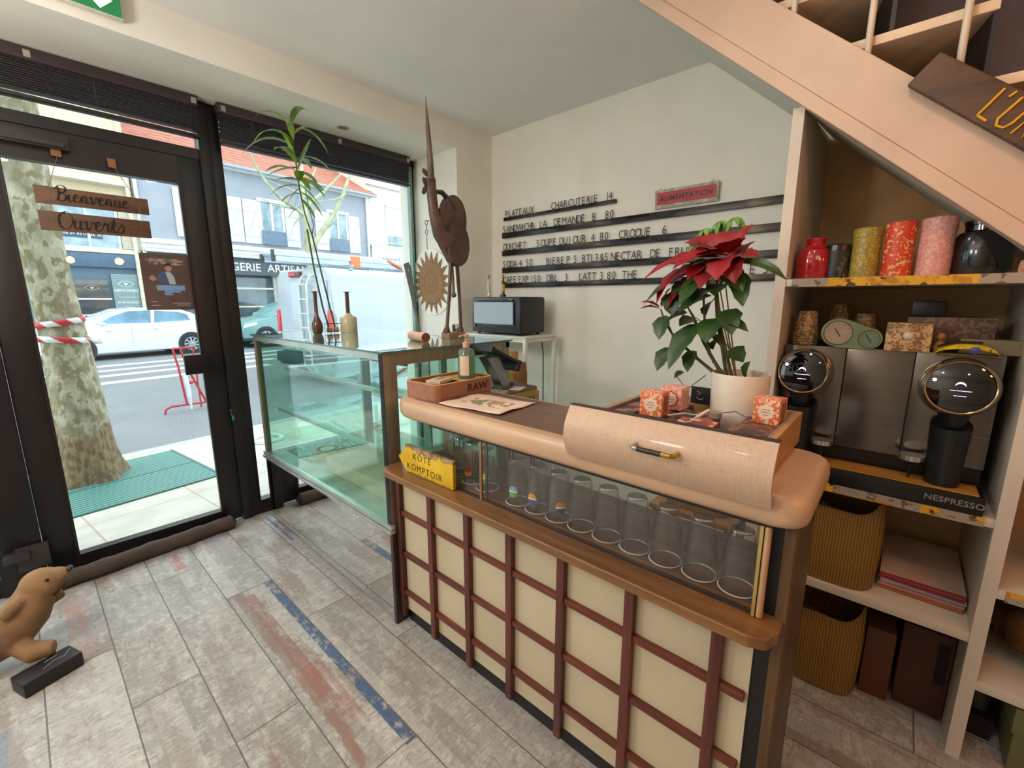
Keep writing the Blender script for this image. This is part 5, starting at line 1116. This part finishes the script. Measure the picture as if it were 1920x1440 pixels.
for (a, b2, c_, d_) in ((-.055, .082, -.048, -.018), (-.02, .058, -.06, -.050), (-.02, .018, -.076, -.062)): fb('printed_panel', [(a, c_), (b2, c_), (b2, d_), (a, d_)], '#6d93bd')
b = B()
for (x0, x1, z_) in ((.01, .10, -.125), (.03, .10, -.137), (-.09, -.06, -.115), (-.09, -.05, -.137), (.05, .07, .12)): b.box(x0, x1, -.0026, -.002, z_, z_ + .004)
b.out('printed_lines', M('#a89a92', .5), t)
text('printed_script', 'Le Chef Cuisinier', (0, -.0026, .118), 0, .026, M('#9a8a80', .5), t, shear=.3, ext=.0003)
# ================================================================== OUTSIDE
TH = radians(7)
def EN(e, n, z=0): return (e * cos(TH) - n * sin(TH), e * sin(TH) + n * cos(TH), z)
def paving():
    g = G('pale_paving_slabs'); x, y, z = g.sep(); fx = g.m2('FRACT', g.m2('DIVIDE', x, .62)); fy = g.m2('FRACT', g.m2('DIVIDE', g.m2('ADD', y, .3), .47))
    s_ = g.m2('LESS_THAN', g.m2('MINIMUM', fx, fy), .022); f = g.noise((1, 1, 1), 5, 5)
    return g.bsdf(g.mix(g.m2('MULTIPLY', s_, .7), g.ramp(f, [(.35, '#c0b9ad'), (.65, '#d0cabf')]), '#b58f82'), .8)
PAV = paving()
struct(B().box(-14, 40, 2.65, 5.42, -.16, -.004).out('pavement', PAV, None, None, TH))
struct(B().box(-14, 40, 5.42, 5.56, -.16, -.002).out('kerb', M('#b3b1aa', .8, var=.08), None, None, TH))
asp = G('asphalt'); f1 = asp.noise((1, 1, 1), 1.2, 4); f2 = asp.noise((1, 1, 1), 160, 2)
asp.bsdf(asp.mix(.35, asp.ramp(f1, [(.3, '#6b6d71'), (.7, '#7b7d81')]), asp.ramp(f2, [(.4, '#66686c'), (.6, '#96989b')])), .75, bump=f2, bs=.3, bd=.004)
struct(B().box(-14, 40, 5.56, 18.0, -.26, -.10).out('road', asp.m, None, None, TH))
struct(B().box(-14, 40, 18.0, 18.15, -.2, .02).out('kerb_far', M('#b3b1aa', .8), None, None, TH))
struct(B().box(-14, 40, 18.15, 24.5, -.2, .015).out('pavement_far', PAV, None, None, TH))
b = B()
for (n_, e0, e1, w_) in ((11.45, -3, 5.6, .16), (12.55, -3, 6.3, .16), (13.5, -3, 7.5, .13), (14.5, 2.6, 8.5, .16)):
    b.box(e0, e1, n_ - w_, n_ + w_, -.0995, -.097)
struct(b.out('road_markings', M('#d9dbd8', .7, var=.06, scale=2), None, None, TH))
gm = G('grate_green'); x, y, z = gm.sep(); fr = gm.m2('FRACT', gm.m2('MULTIPLY', y, 22.0))
gm.bsdf(gm.mix(gm.m2('LESS_THAN', fr, .45), '#5f9a92', '#2f5a55'), .5)
t = thing('tree_grate', 'green slatted metal tree grate set in the pavement', 'grate', EN(.86, 4.75, 0), TH)
b = B(); b.box(-.68, .66, -.57, .55, -.003, .004); b.out('slats', gm.m, t)
b = B(); b.box(-.70, .68, -.59, -.57, -.003, .007); b.box(-.70, -.68, -.57, .55, -.003, .007); b.box(.66, .68, -.57, .55, -.003, .007); b.box(-.70, .68, -.03, -.02, .004, .006); b.out('frame', M('#3c6b66', .5), t)
def bark():
    g = G('plane_tree_bark'); f = g.n('TexVoronoi', {'Vector': g.scaled((1, 1, .55)), 'Scale': 9.0}, feature='SMOOTH_F1').outputs[0]; f2 = g.noise((1, 1, .6), 7, 6); f3 = g.noise((3, 3, 1.2), 12, 6); x, y, z = g.sep()
    k = g.m2('ADD', g.m2('MULTIPLY', f, .5), f2); c_ = g.ramp(k, [(.55, '#8b8474'), (.68, '#a5a08a'), (.74, '#b5b09b'), (.86, '#877b66'), (.95, '#a1957a')], 'LINEAR')
    c_ = g.mix(g.ramp(g.noise((1, 1, .7), 17, 4), [(.52, 0), (.56, 1)]), c_, '#82795c')
    low = g.ramp(g.m2('ADD', z, g.m2('MULTIPLY', f2, .9)), [(.85, 1), (1.5, 0)]); c_ = g.mix(low, c_, g.ramp(f3, [(.4, '#6a5640'), (.6, '#957e5e')]))
    return g.bsdf(c_, .85, bump=f3, bs=.8, bd=.02)
t = thing('plane_tree', 'thick mottled plane tree trunk just outside the entrance door', 'tree', EN(.86, 5.02, 0), TH)
b = B(); rings = []; n = 40; H_ = 46
for j in range(H_ + 1):
    z_ = 5.2 * j / H_; r = .132 + .028 * max(0, 1 - z_ / 1.6) + .085 * math.exp(-z_ / .28) + (.012 * math.exp(-((z_ - .6) / .4) ** 2)); rg = []
    cx = .0 - .03 * (z_ / 2.5) ** 1.0 + .012 * sin(z_ * 2.1)
    for i in range(n):
        a = 2 * pi * i / n; k = 1 + .035 * sin(3 * a + z_ * 1.7) + .02 * sin(7 * a - z_ * 3.1) + .13 * math.exp(-z_ / .14) * sin(5 * a + 1)
        rg.append(b.bm.verts.new((cx + r * k * cos(a), r * k * sin(a), z_ + .004)))
    rings.append(rg)
for A, C in zip(rings, rings[1:]):
    for i in range(n): b._f([A[i], A[(i + 1) % n], C[(i + 1) % n], C[i]])
BARK = bark(); b.out('trunk', BARK, t, ang=180)
def tape_stripes():
    g = G('red_white_tape'); x, y, z = g.sep(); a = g.m2('ARCTAN2', y, x); k = g.m2('FRACT', g.m2('ADD', g.m2('MULTIPLY', a, .80), g.m2('MULTIPLY', z, 7.0))); return g.bsdf(g.mix(g.m2('GREATER_THAN', k, .5), '#dcdcdc', '#c4243a'), .4)
TP = tape_stripes()
for z_, tl, lb in ((1.335, .05, 'upper'), (1.195, -.03, 'lower')):
    tt = thing('barrier_tape', 'red and white warning tape tied round the tree trunk, %s band' % lb, 'tape', EN(.86 - .015, 5.02, z_), TH, 'warning tape bands on the tree')
    b = B(); b.grid(lambda u, v: ((.158 - z_ * .003 + .004 * sin(u * 40)) * cos(2 * pi * u), (.158 + .003 * sin(u * 31)) * sin(2 * pi * u), tl * cos(2 * pi * u) * .5 - .024 + .048 * v), 60, 2); b.out('band', TP, tt, solid=.001)
    if lb == 'lower': b = B(); b.grid(lambda u, v: (.12 + .10 * u, -.12 + .02 * u, -.01 - .05 * u + .03 * v + .01 * sin(u * 9)), 8, 1); b.out('loose_end', TP, tt, solid=.001)
# red crowd barrier
t = thing('crowd_barrier', 'bent red tubular crowd barrier standing at the road edge', 'barrier', EN(2.5, 7.55, -.1), TH)
RB = M('#b5303a', .4)
b = B(); b.tube([(-.33, 0, .0), (-.31, 0, .07), (-.24, 0, .10), (.25, 0, .085), (.33, .0, .01)], .016, 8); b.tube([(-.13, 0, .93), (-.09, 0, .65), (-.05, 0, .10)], .015, 8); b.tube([(-.04, 0, .93), (.03, 0, .6), (.20, 0, .10)], .015, 8); b.tube([(.12, 0, .93), (.13, 0, .02)], .012, 8)
b.tube([(-.13, 0, .93), (.12, 0, .93)], .014, 8); b.out('tube_frame', RB, t); b = B(); b.tube([(-.03, -.02, .55), (-.01, -.02, .3), (-.005, -.02, .02)], [.03, .03, .012], 8); b.out('white_sleeve', M('#dfe3ea', .5), t)
b = B(); b.sphere((.03, -.02, .42), .035, sx=1.2, sz=.7, n=8); b.out('tape_knot', M('#c4243a', .5), t)

# ---- vehicles
TYR = M('#24262a', .8); RIM = M('#b9bec4', .3, .5); CARG = M('#7fa5bd', .08, coat=1.0, var=.15, scale=3); DKP = M('#2b3138', .5)
def wheels(t, xs, w_, r, rim=RIM):
    for x in xs:
        for s_ in (-1, 1):
            wv = B().tube([(x, s_ * w_, r), (x, s_ * (w_ - .2), r)], r, 32).out('wheel', TYR, t)
            b = B(); mxx = Matrix.Translation((x, s_ * (w_ + .004), r)) @ Matrix.Rotation(pi / 2 * -s_, 4, 'X'); b.lathe([(r * .66, -.005), (r * .66, .008), (r * .60, .008), (r * .60, -.004)], 28, mx=mxx)
            for k in range(9): a = 2 * pi * k / 9; b.obox((x + r * .33 * cos(a), s_ * (w_ + .006), r + r * .33 * sin(a)), (r * .56, .012, .045), (0, -a, 0))
            b.sphere((x, s_ * (w_ + .006), r), r * .13, sy=.3, n=10); b.out('hub_cap', rim, wv)
            b = B(); b.lathe([(0, .002), (r * .62, .002)], 24, mx=mxx @ Matrix.Translation((0, 0, -.006))); b.out('wheel_disc', M('#54585d', .5), wv)
def car(name, label, loc, rz, paint, L_, body, cabin, wins, hw, axles, r, lamp_r, lamp_f):
    t = thing(name, label, 'car', loc, rz); b = B(); b.prism(body, 'Y', -hw, hw, .05); b.out('body', paint, t, ang=50)
    b = B(); b.prism(cabin, 'Y', -hw * .86, hw * .86, .06); b.out('cabin', paint, t, ang=50)
    for w_ in wins:
        b = B(); b.prism(w_, 'Y', -hw * .86 - .006, hw * .86 + .006, 0); b.out('side_window', CARG, t)
    for x in axles:
        b = B()
        for s_ in (-1, 1): b.cyl((x, s_ * (hw - .02), r), (x, s_ * (hw + .003), r), r * 1.16, n=32)
        b.out('wheel_arch', DKP, t)
    wheels(t, axles, hw + .008, r)
    b = B(); b.prism(lamp_r, 'Y', -hw - .004, hw + .004, 0); b.out('tail_light', M('#c42a36', .3), t); b = B(); b.prism(lamp_f, 'Y', -hw - .004, hw + .004, 0); b.out('head_light', M('#dfe6ea', .1, coat=1), t); return t
WP = M('#dfe3ea', .25, var=.02, coat=.6); TP2 = M('#6d9a9a', .28, var=.02, coat=.6)
hb = [(-1.95, .30), (-1.97, .62), (-1.86, .92), (-1.2, .98), (.55, .98), (1.35, .86), (1.85, .70), (1.96, .48), (1.94, .25), (1.6, .18), (-1.7, .18)]
hc = [(-1.84, .90), (-1.62, 1.22), (-1.25, 1.36), (-.5, 1.41), (.05, 1.38), (.45, 1.22), (.98, .93)]
hw_ = [[(-1.50, 1.02), (-1.42, 1.20), (-1.18, 1.28), (-.62, 1.33), (-.58, .98)], [(-.50, .98), (-.53, 1.34), (.0, 1.32), (.36, 1.18), (.72, .97)]]
t = car('hatchback_car', 'white hatchback parked across the street beyond the plane tree', EN(4.10, 16.75, -.1), TH + pi, WP, 3.97, hb, hc, hw_, .85, (-1.42, 1.14), .31, [(-1.98, .78), (-1.62, .86), (-1.66, .93), (-1.9, .95)], [(1.5, .66), (1.88, .60), (1.80, .72), (1.45, .78)])
b = B()
for s_ in (-1, 1): b.box(-.02, .0, s_ * .855, s_ * .862, .35, .98); b.box(-.62, -.5, s_ * .855, s_ * .870, .80, .825); b.box(.42, .54, s_ * .855, s_ * .870, .78, .805)
b.out('door_handle', M('#c9cdd4', .3), t); b = B()
for s_ in (-1, 1): b.sphere((.62, s_ * .95, .99), .09, sx=.9, sy=.7, sz=.6, n=14)
b.out('wing_mirror', WP, t)
sb = [(-2.05, .35), (-2.1, .8), (-2.0, 1.05), (-1.0, 1.08), (.85, 1.06), (1.6, .98), (2.02, .84), (2.10, .6), (2.06, .32), (1.7, .24), (-1.8, .24)]
scb = [(-1.95, 1.02), (-1.75, 1.42), (-1.3, 1.56), (-.2, 1.60), (.25, 1.52), (.62, 1.34), (1.05, 1.03)]
sw = [[(-1.5, 1.12), (-1.4, 1.40), (-.45, 1.48), (-.42, 1.08)], [(-.34, 1.08), (-.36, 1.49), (.12, 1.45), (.48, 1.28), (.80, 1.08)]]
t = car('suv_car', 'teal green car parked nose-on behind the white van, across the street', EN(9.12, 16.8, -.1), TH + pi, TP2, 4.2, sb, scb, sw, .9, (-1.3, 1.33), .34, [(-2.12, .8), (-1.8, .85), (-1.85, 1.0), (-2.08, 1.0)], [(1.62, .80), (2.06, .70), (2.03, .80), (1.6, .90)])
b = B(); b.box(-1.8, 2.08, -.906, .906, .26, .36, .01); b.out('sill', DKP, t); b = B()
for s_ in (-1, 1): b.sphere((.75, s_ * 1.0, 1.12), .10, sx=.9, sy=.7, sz=.6, n=14)
b.out('wing_mirror', TP2, t)
# van, seen from its rear corner
t = thing('panel_van', 'tall white panel van with roof ladder parked outside the shop window', 'van', EN(4.8, 8.33, -.1), TH)
VP = M('#a9b0b9', .3, var=.02, coat=.4)
def vbox(b, x0, x1, z0, z1, hw0, hw1, bev): 
    b.prism([(-hw0, z0), (hw0, z0), (hw0, z0 + .9), (hw1, z1 - .12), (hw1 - .12, z1), (-hw1 + .12, z1), (-hw1, z1 - .12), (-hw0, z0 + .9)], 'X', x0, x1, bev); return b
vbox(B(), .05, 4.3, .42, 2.21, .99, .90, .05).out('cargo_body', VP, t, ang=50)
b = B(); b.prism([(4.2, .42), (5.6, .45), (5.62, .95), (4.95, 1.25), (4.55, 2.0), (4.2, 2.1)], 'Y', -.94, .94, .06); b.out('cab', VP, t, ang=50)
b = B(); b.prism([(4.5, 1.3), (5.0, 1.3), (4.62, 1.85), (4.5, 1.9)], 'Y', -.946, .946); b.out('cab_window', CARG, t)
b = B(); b.box(.025, .05, -.02, .02, .55, 2.0); b.out('door_seam', M('#8f98a2', .5), t)
for s_ in (-1, 1): B().box(.015, .05, .03 * s_ if s_ > 0 else -.84, .84 if s_ > 0 else -.03, .60, 1.98, .02).out('rear_door', VP, t)
b = B(); b.box(.01, .018, -.80, -.06, 1.0, 1.02); b.box(.01, .018, .06, .80, 1.0, 1.02); b.out('door_crease', M('#b9c1cb', .5), t)
for s_ in (-1, 1):
    B().box(-.005, .06, s_ * .90 - .05, s_ * .90 + .05, .98, 1.42, .01).out('tail_light', M('#d03542', .3, emit=.15), t); B().box(-.01, .06, s_ * .90 - .045, s_ * .90 + .045, .80, .97, .01).out('reflector', M('#e3e6ea', .3), t)
B().box(.0, .06, -.02, .38, 2.06, 2.16, .01).out('brake_light', M('#6a2a30', .3), t); B().box(-.004, .001, .14, .36, 2.08, 2.145).out('brake_lens', M('#d94a52', .3), t)
B().box(-.08, .12, -.97, .97, .36, .58, .03).out('rear_bumper', M('#3b4750', .5), t)
B().box(.0, 4.2, -1.0, 1.0, .30, .44, .01).out('sill', M('#4a565f', .5), t)
t_ = B().box(-.088, -.08, -.32, .22, .60, .74).out('number_plate', M('#cfd8d6', .5), t); t_.location = (.08, .1, .03)
text('plate_lettering', 'AC 177', (-.012, .05, .665), FX, .10, M('#2b3138', .5), t, sx=1.0)
text('van_lettering', 'JUMPER', (.010, .50, .84), FX, .07, M('#8f9aa5', .4), t)
b = B(); LD = M('#c9ced2', .35, .3)
for y in (-.40, -.14): b.tube([(-.10, y, .35), (-.12, y, 1.0), (-.10, y, 1.90), (-.02, y, 2.06), (.10, y, 2.1)], .022, 8)
for k in range(6): z_ = .55 + k * .27; b.tube([(-.11, -.40, z_), (-.11, -.14, z_)], .016, 6)
b.out('rear_ladder', M('#c3c8c4', .5), t)
wheels(t, (1.15, 4.75), .985, .35, M('#8f979e', .4, .3))
b = B()
for x in (.6, 2.2, 3.8): b.box(x - .03, x + .03, -.85, .85, 2.25, 2.29, .005); b.box(x - .04, x + .04, -.82, -.74, 2.19, 2.25); b.box(x - .04, x + .04, .74, .82, 2.19, 2.25)
b.out('roof_bars', M('#9aa2a8', .4, .5), t)
tt = thing('ladder', 'long aluminium extension ladder lying on the van roof bars', 'ladder', EN(4.2, 8.25, 2.20), TH); LA = M('#aab6c4', .3, .6)
for y in (-.20, .20): B().box(0, 5.2, y - .02, y + .02, 0.0, .12, .004).out('rail', LA, tt); B().box(0, 5.0, y - .045, y - .022, .10, .19, .004).out('rail', LA, tt)
b = B()
for k in range(17): b.cyl((.2 + k * .3, -.2, .06), (.2 + k * .3, .2, .06), .016, n=8)
b.out('rungs', LA, tt); B().box(-.03, .03, -.23, -.17, -.01, .2, .01).out('end_cap', M('#3c3a3c', .6), tt); B().box(-.03, .03, .17, .23, -.01, .14, .01).out('end_cap', M('#3c3a3c', .6), tt)
B().box(1.55, 1.78, -.247, -.19, -.01, .2).out('orange_tag', M('#e0703c', .5), tt); b = B(); b.tube([(2.5, -.25, .18), (2.9, -.25, .03)], .03, 6); b.out('orange_strap', M('#e0703c', .5), tt)

# ---- buildings across the street: local x along the facade, y = 0 the facade
BA = radians(3.5); BO = (8.42, 21.688, 0)
def bl(s_, z=0, d=0): return (BO[0] + s_ * cos(BA) - d * sin(BA), BO[1] + s_ * sin(BA) + d * cos(BA), z)
def wall_part(b, par, name, m, **k): return b.out(name, m, par, **k)
GREY = M('#9da2ad', .85, var=.03, scale=1.5); TRIM = M('#dfe0e0', .7); SHUT = M('#d6d9dc', .6, var=.02); GLS = M('#8fa6b4', .08, coat=1, var=.2, scale=2); ANTH = M('#4f5c66', .5)
g = G('red_roof_tiles'); x, y, z = g.sep(); w1 = g.n('TexWave', {'Vector': g.scaled((7, 0, 0)), 'Scale': 1.0}).outputs[1]; w2 = g.m2('FRACT', g.m2('MULTIPLY', z, 4.2)); f = g.noise((1, 1, 1), 4, 4)
ROOF = g.bsdf(g.mix(g.m2('LESS_THAN', w2, .2), g.ramp(f, [(.35, '#a8604c'), (.65, '#c27a62')]), '#8a4a3c'), .8, bump=w1, bs=.5, bd=.03)
t = thing('grey_house', 'two storey grey rendered house with red tiled roof and white shutters', 'building', bl(0), BA)
B().box(-5.0, 4.8, 0, 7, 2.65, 7.0).out('wall', GREY, t)
b = B(); b.box(-5.0, 4.8, .6, 7, 0, 2.65); b.box(-5.0, -4.6, 0, .6, 0, 2.65); b.box(4.3, 4.8, 0, .6, 0, 2.65); b.out('ground_floor_wall', M('#9aa0a4', .8), t)
b = B(); b.prism([(-.4, 6.98), (4.2, 9.3), (4.2, 9.2), (-.4, 6.86)], 'X', -5.3, 5.1); b.prism([(4.2, 9.3), (7.6, 7.2), (7.6, 7.1), (4.2, 9.2)], 'X', -5.3, 5.1); b.out('roof', ROOF, t)
b = B(); b.box(-5.1, 4.9, -.30, 0, 6.78, 6.95, .02); b.out('eaves', TRIM, t); b = B(); b.cyl((-5.2, -.42, 6.88), (5.0, -.42, 6.88), .07, n=10); b.out('gutter', M('#9aa6b3', .5), t); b = B(); b.cyl((4.65, -.1, 0), (4.65, -.1, 6.8), .06, n=10); b.cyl((-4.92, -.1, 0), (-4.92, -.1, 6.8), .06, n=10); b.out('downpipe', TRIM, t)
b = B(); b.box(-5.0, 4.8, -.22, 0, 3.62, 3.80, .02); b.box(-5.0, 4.8, -.12, 0, 3.45, 3.62, .02); b.out('cornice', TRIM, t)
B().box(-4.9, 4.7, -.10, 0, 2.60, 3.28, .01).out('shop_fascia', ANTH, t); B().box(-4.95, 4.75, -.35, .0, 3.30, 3.42, .01).out('awning_box', M('#c9ccca', .5), t)
text('sign_lettering', 'BOULANGERIE  ARTISANALE', (-1.0, -.115, 2.78), 0, .47, M('#e6eaea', .5, emit=.2), t, off=.002)
def window(t, s_, w_, z0, z1, shut=True, bal=True):
    f = B().box(s_ - w_ / 2, s_ + w_ / 2, -.02, .12, z0, z1).out('window', GLS, t)
    b = B(); b.box(s_ - w_ / 2 - .06, s_ - w_ / 2 + .05, -.05, .0, z0, z1 + .05); b.box(s_ + w_ / 2 - .05, s_ + w_ / 2 + .06, -.05, 0, z0, z1 + .05); b.box(s_ - .05, s_ + .05, -.05, 0, z0, z1); b.box(s_ - w_ / 2 - .1, s_ + w_ / 2 + .1, -.10, 0, z1, z1 + .14); b.out('window_frame', TRIM, f)
    if bal: b = B(); b.box(s_ - w_ / 2 - .02, s_ + w_ / 2 + .02, -.16, -.12, z0 - .02, z0 + .58); b.out('balcony_panel', M('#6d7f96', .5), f)
    if shut:
        for a in (-1, 1):
            b = B(); x0 = s_ + a * (w_ / 2 + .08) - (.62 if a < 0 else 0); b.box(x0, x0 + .62, -.08, -.03, z0 - .02, z1); b.out('shutter', SHUT, t)
            b = B(); b.box(x0 + .04, x0 + .58, -.095, -.08, z0 + .25, z0 + .31); b.box(x0 + .04, x0 + .58, -.095, -.08, z1 - .5, z1 - .44); b.prism([(x0 + .05, z0 + .31), (x0 + .12, z0 + .31), (x0 + .57, z1 - .5), (x0 + .50, z1 - .5)], 'Y', -.093, -.08); b.out('shutter_brace', M('#c3c8cc', .6), t)
for s_ in (-2.62, -.20, 2.98): window(t, s_, .98, 3.98, 5.76)
for (x0, x1, nmn) in ((-4.5, -2.6, 0), (-2.3, -.3, 1), (.5, 2.4, 2), (2.7, 4.2, 3)):
    w_ = B().box(x0, x1, .18, .26, .5 if nmn % 2 else .05, 2.5).out('shop_window', M('#5f7684', .08, coat=1, c2='#3c4a54', scale=1.2), t); b = B(); b.box(x0 - .06, x0 + .05, .1, .3, 0, 2.6); b.box(x1 - .05, x1 + .06, .1, .3, 0, 2.6); b.box(x0, x1, .1, .3, 2.0, 2.08); b.out('shop_window_frame', M('#c3c6c4', .5) if nmn == 1 else ANTH, w_)
B().box(-.25, .0, -.05, .3, 0, 2.6).out('pillar', M('#c9c2ae', .7), t)
tt = thing('high_table', 'narrow pale high table in front of the bakery window', 'table', bl(-1.6, .015, -.6), BA); B().box(-1.0, .9, -.18, .18, 1.22, 1.28).out('table_top', M('#d8c7a2', .6), tt); b = B(); b.box(-.95, -.9, -.15, .15, 0, 1.22); b.box(.8, .85, -.15, .15, 0, 1.22); b.out('legs', M('#7a8488', .5), tt)
for k, x in enumerate((-.5, .35)):
    tt = thing('bar_stool', 'thin framed bar stool under the high table, %s one' % ('left' if k == 0 else 'right'), 'stool', bl(-1.6 + x, .015, -.95), BA, 'bar stools at the bakery'); b = B(); b.box(-.18, .18, -.15, .15, .74, .78)
    b.out('seat', M('#a89a7c', .6), tt)
    for a in (-1, 1):
        for c_ in (-1, 1): B().tube([(a * .16, c_ * .13, .74), (a * .22, c_ * .18, 0)], .014, 6).out('leg', M('#b5a888', .5), tt)
# beige house with the blue optician
BEI = M('#d6c6a6', .85, var=.04, scale=1.5); BLU = M('#50697c', .5, var=.04)
t = thing('beige_house', 'beige plastered building with dark blue optician shop front', 'building', bl(-5.02), BA)
B().box(-9, -.02, 0, 7, 3.15, 12).out('wall', BEI, t); B().box(-9, -.02, .05, 7, 0, 3.15).out('shop_front', BLU, t); B().box(-9, -.1, -.1, .05, 2.66, 3.14, .01).out('shop_fascia', M('#44607a', .5), t)
b = B(); b.box(-9, -.02, -.12, 0, 3.16, 3.30); b.box(-2.2, -.25, -.5, 0, 5.42, 5.60, .03); b.box(-6.5, -2.9, -.4, 0, 5.42, 5.60, .03); b.out('stone_band', M('#d8cdb9', .8), t)
b = B(); b.cyl((-.15, -.12, 0), (-.15, -.12, 11), .07, n=10); b.out('downpipe', M('#cfc6b2', .6), t)
for (s_, w_) in ((-1.35, 1.5), (-3.4, 1.1), (-5.4, 1.1)):
    f = B().box(s_ - w_ / 2, s_ + w_ / 2, -.03, .1, 3.32, 4.9).out('window', GLS, t); b = B(); b.box(s_ - .04, s_ + .04, -.07, 0, 3.32, 4.9); b.box(s_ - w_ / 2 - .08, s_ - w_ / 2, -.07, 0, 3.3, 5.0); b.box(s_ + w_ / 2, s_ + w_ / 2 + .08, -.07, 0, 3.3, 5.0); b.box(s_ - w_ / 2 - .08, s_ + w_ / 2 + .08, -.1, 0, 3.24, 3.34); b.out('window_frame', M('#c3c6c4', .6), f)
    b = B(); b.box(s_ - w_ / 2 - .7, s_ - w_ / 2 - .1, -.08, -.03, 3.32, 4.9); b.box(s_ + w_ / 2 + .1, s_ + w_ / 2 + .7, -.08, -.03, 3.32, 4.9); b.out('shutter', M('#b8b09c', .6), f)
f = B().box(-2.05, -1.0, -.05, -.04, 3.62, 3.98).out('phone_board', M('#3c4c66', .5), t)
text('sign_lettering', '06 01 43 01 36 36', (-1.5, -.056, 3.70), 0, .13, TRIM, t)
text('sign_lettering', 'L', (-3.34, -.115, 2.78), 0, .30, TRIM, t, off=.004); text('sign_lettering', 'E', (-3.14, -.115, 2.78), 0, .30, TRIM, t, off=.004)
f = B().box(-1.92, -1.05, -.02, .06, .55, 2.22).out('shop_window', M('#2f3a42', .08, coat=1, c2='#5a5348', scale=2), t); b = B(); b.box(-1.95, -1.02, -.05, -.02, 1.55, 1.60); b.box(-1.95, -1.02, -.05, -.02, 1.0, 1.04); b.out('window_bar', TRIM, f)
b = B()
def eye(b, cx, cz, s_, y_):
    for sg in (1, -1): b.tube([(cx + s_ * (u - .5) * 2, y_, cz + sg * .42 * s_ * sin(pi * u)) for u in [k / 10 for k in range(11)]], .035 * s_, 5)
    b.prism([(cx, cz - .25 * s_), (cx + .25 * s_, cz + .05 * s_), (cx + .13 * s_, cz + .22 * s_), (cx, cz + .10 * s_), (cx - .13 * s_, cz + .22 * s_), (cx - .25 * s_, cz + .05 * s_)], 'Y', y_ - .01, y_ + .01)
PN = B().box(-.95, -.22, -.04, .02, .4, 2.45).out('shop_panel', M('#7a9096', .5), t)
eye(b, -.58, 2.10, .24, -.05); b.out('eye_logo', TRIM, PN); b = B(); eye(b, -1.5, 1.95, .20, -.045); b.out('eye_logo', M('#b9b4a8', .5), f)
text('panel_lettering', 'OPHTANEO', (-.58, -.045, 1.83), 0, .13, TRIM, PN, off=.002); text('panel_lettering', '01.43.05.05.05', (-.58, -.045, 1.42), 0, .10, TRIM, PN, off=.002); text('panel_lettering', 'sur rendez-vous', (-.58, -.045, 1.62), 0, .075, TRIM, PN); text('panel_lettering', 'Santé', (-.55, -.045, 1.24), 0, .11, TRIM, PN, shear=.3)
tt = thing('concrete_block', 'pale square concrete block on the far pavement', 'block', EN(2.9, 18.7, .015), TH); B().box(-.4, .4, -.3, .3, 0, .75, .03).out('block_body', M('#cfc0a8', .8), tt)
# cream building on the right
t = thing('cream_building', 'cream apartment building with pale balcony, right of the grey house', 'building', bl(4.85), BA)
B().box(0, 14, .2, 7, 0, 11).out('wall', M('#e0d6c8', .85, var=.03, scale=1.5), t); B().box(0, 14, -.1, .2, 4.3, 4.5, .02).out('ledge', M('#c3cbd0', .7), t); B().box(0, 14, -.1, .2, 3.5, 4.3).out('shop_fascia', M('#e6e8e8', .6), t)
B().box(0, 14, .0, .22, 7.55, 7.8, .02).out('cornice', M('#cfd3d4', .7), t)
for s_ in (1.75, 5.2, 8.6):
    f = B().box(s_ - .55, s_ + .55, .1, .22, 5.0, 6.6).out('window', M('#dfe2e4', .5), t); b = B(); b.box(s_ - .5, s_ + .5, .05, .12, 4.62, 5.1); b.out('window_pane', GLS, f); b = B(); b.box(s_ - .62, s_ - .55, .05, .22, 4.6, 6.65); b.box(s_ + .55, s_ + .62, .05, .22, 4.6, 6.65); b.box(s_ - .62, s_ + .62, .02, .22, 6.6, 6.7); b.out('window_frame', TRIM, f)
text('sign_lettering', 'ampril', (1.2, -.115, 3.62), 0, .50, M('#4c7fc0', .5), t)
b = B(); b.box(0.1, 14, .1, .25, .3, 3.3); b.out('shop_window', M('#7f929c', .1, coat=1), t)
# young plane tree across the street
t = thing('street_tree', 'bare pollarded street tree with pale yellow branches beyond the van', 'tree', EN(11.3, 18.6, .015), TH)
PB = M('#b4b795', .8, var=.15, scale=3, c2='#96987a'); tr = lambda P_: [(a - 11.3, 0, z_) for a, z_ in P_]
B().tube([(0, 0, 0)] + tr([(11.33, 3.16), (11.31, 4.33), (11.24, 5.19)]), [.24, .19, .16, .13], 12).out('trunk', PB, t)
for P_, r0, dy in (([(11.24, 5.19), (11.28, 6.38), (11.44, 7.6)], .11, .3), ([(11.23, 5.08), (10.78, 5.29), (10.1, 5.59), (9.55, 6.03), (9.16, 6.53), (8.86, 7.2)], .08, -.6), ([(11.3, 5.81), (11.67, 6.46), (12.15, 7.3)], .07, .5), ([(11.4, 5.54), (12.16, 6.23), (12.94, 7.06)], .08, -.4),
                  ([(11.33, 3.66), (12.01, 4.52), (12.75, 5.42), (13.32, 6.33), (13.78, 7.3)], .14, .3), ([(10.78, 5.29), (9.85, 5.29), (9.31, 5.45)], .04, -.3), ([(13.32, 6.33), (12.66, 5.98), (11.73, 5.71)], .035, -.3), ([(11.25, 5.95), (10.15, 6.15), (9.74, 6.27)], .035, .2), ([(12.01, 4.52), (12.43, 4.8), (13.0, 5.18)], .06, .4)):
    q_ = tr(P_); k = len(q_); B().tube([(p[0], dy * i / k, p[2]) for i, p in enumerate(q_)], [r0 * (1 - .6 * i / (k - 1)) for i in range(k)], 8).out('branch', PB, t)
t = thing('paper_bowl', 'white shallow ring lying on the pavement beside the display case', 'ring', (1.66, 5.1, .0)); B().lathe([(.12, 0), (.17, 0), (.16, .02), (.13, .02), (.12, 0)], 28).out('ring_body', M('#d3e6e2', .6), t)
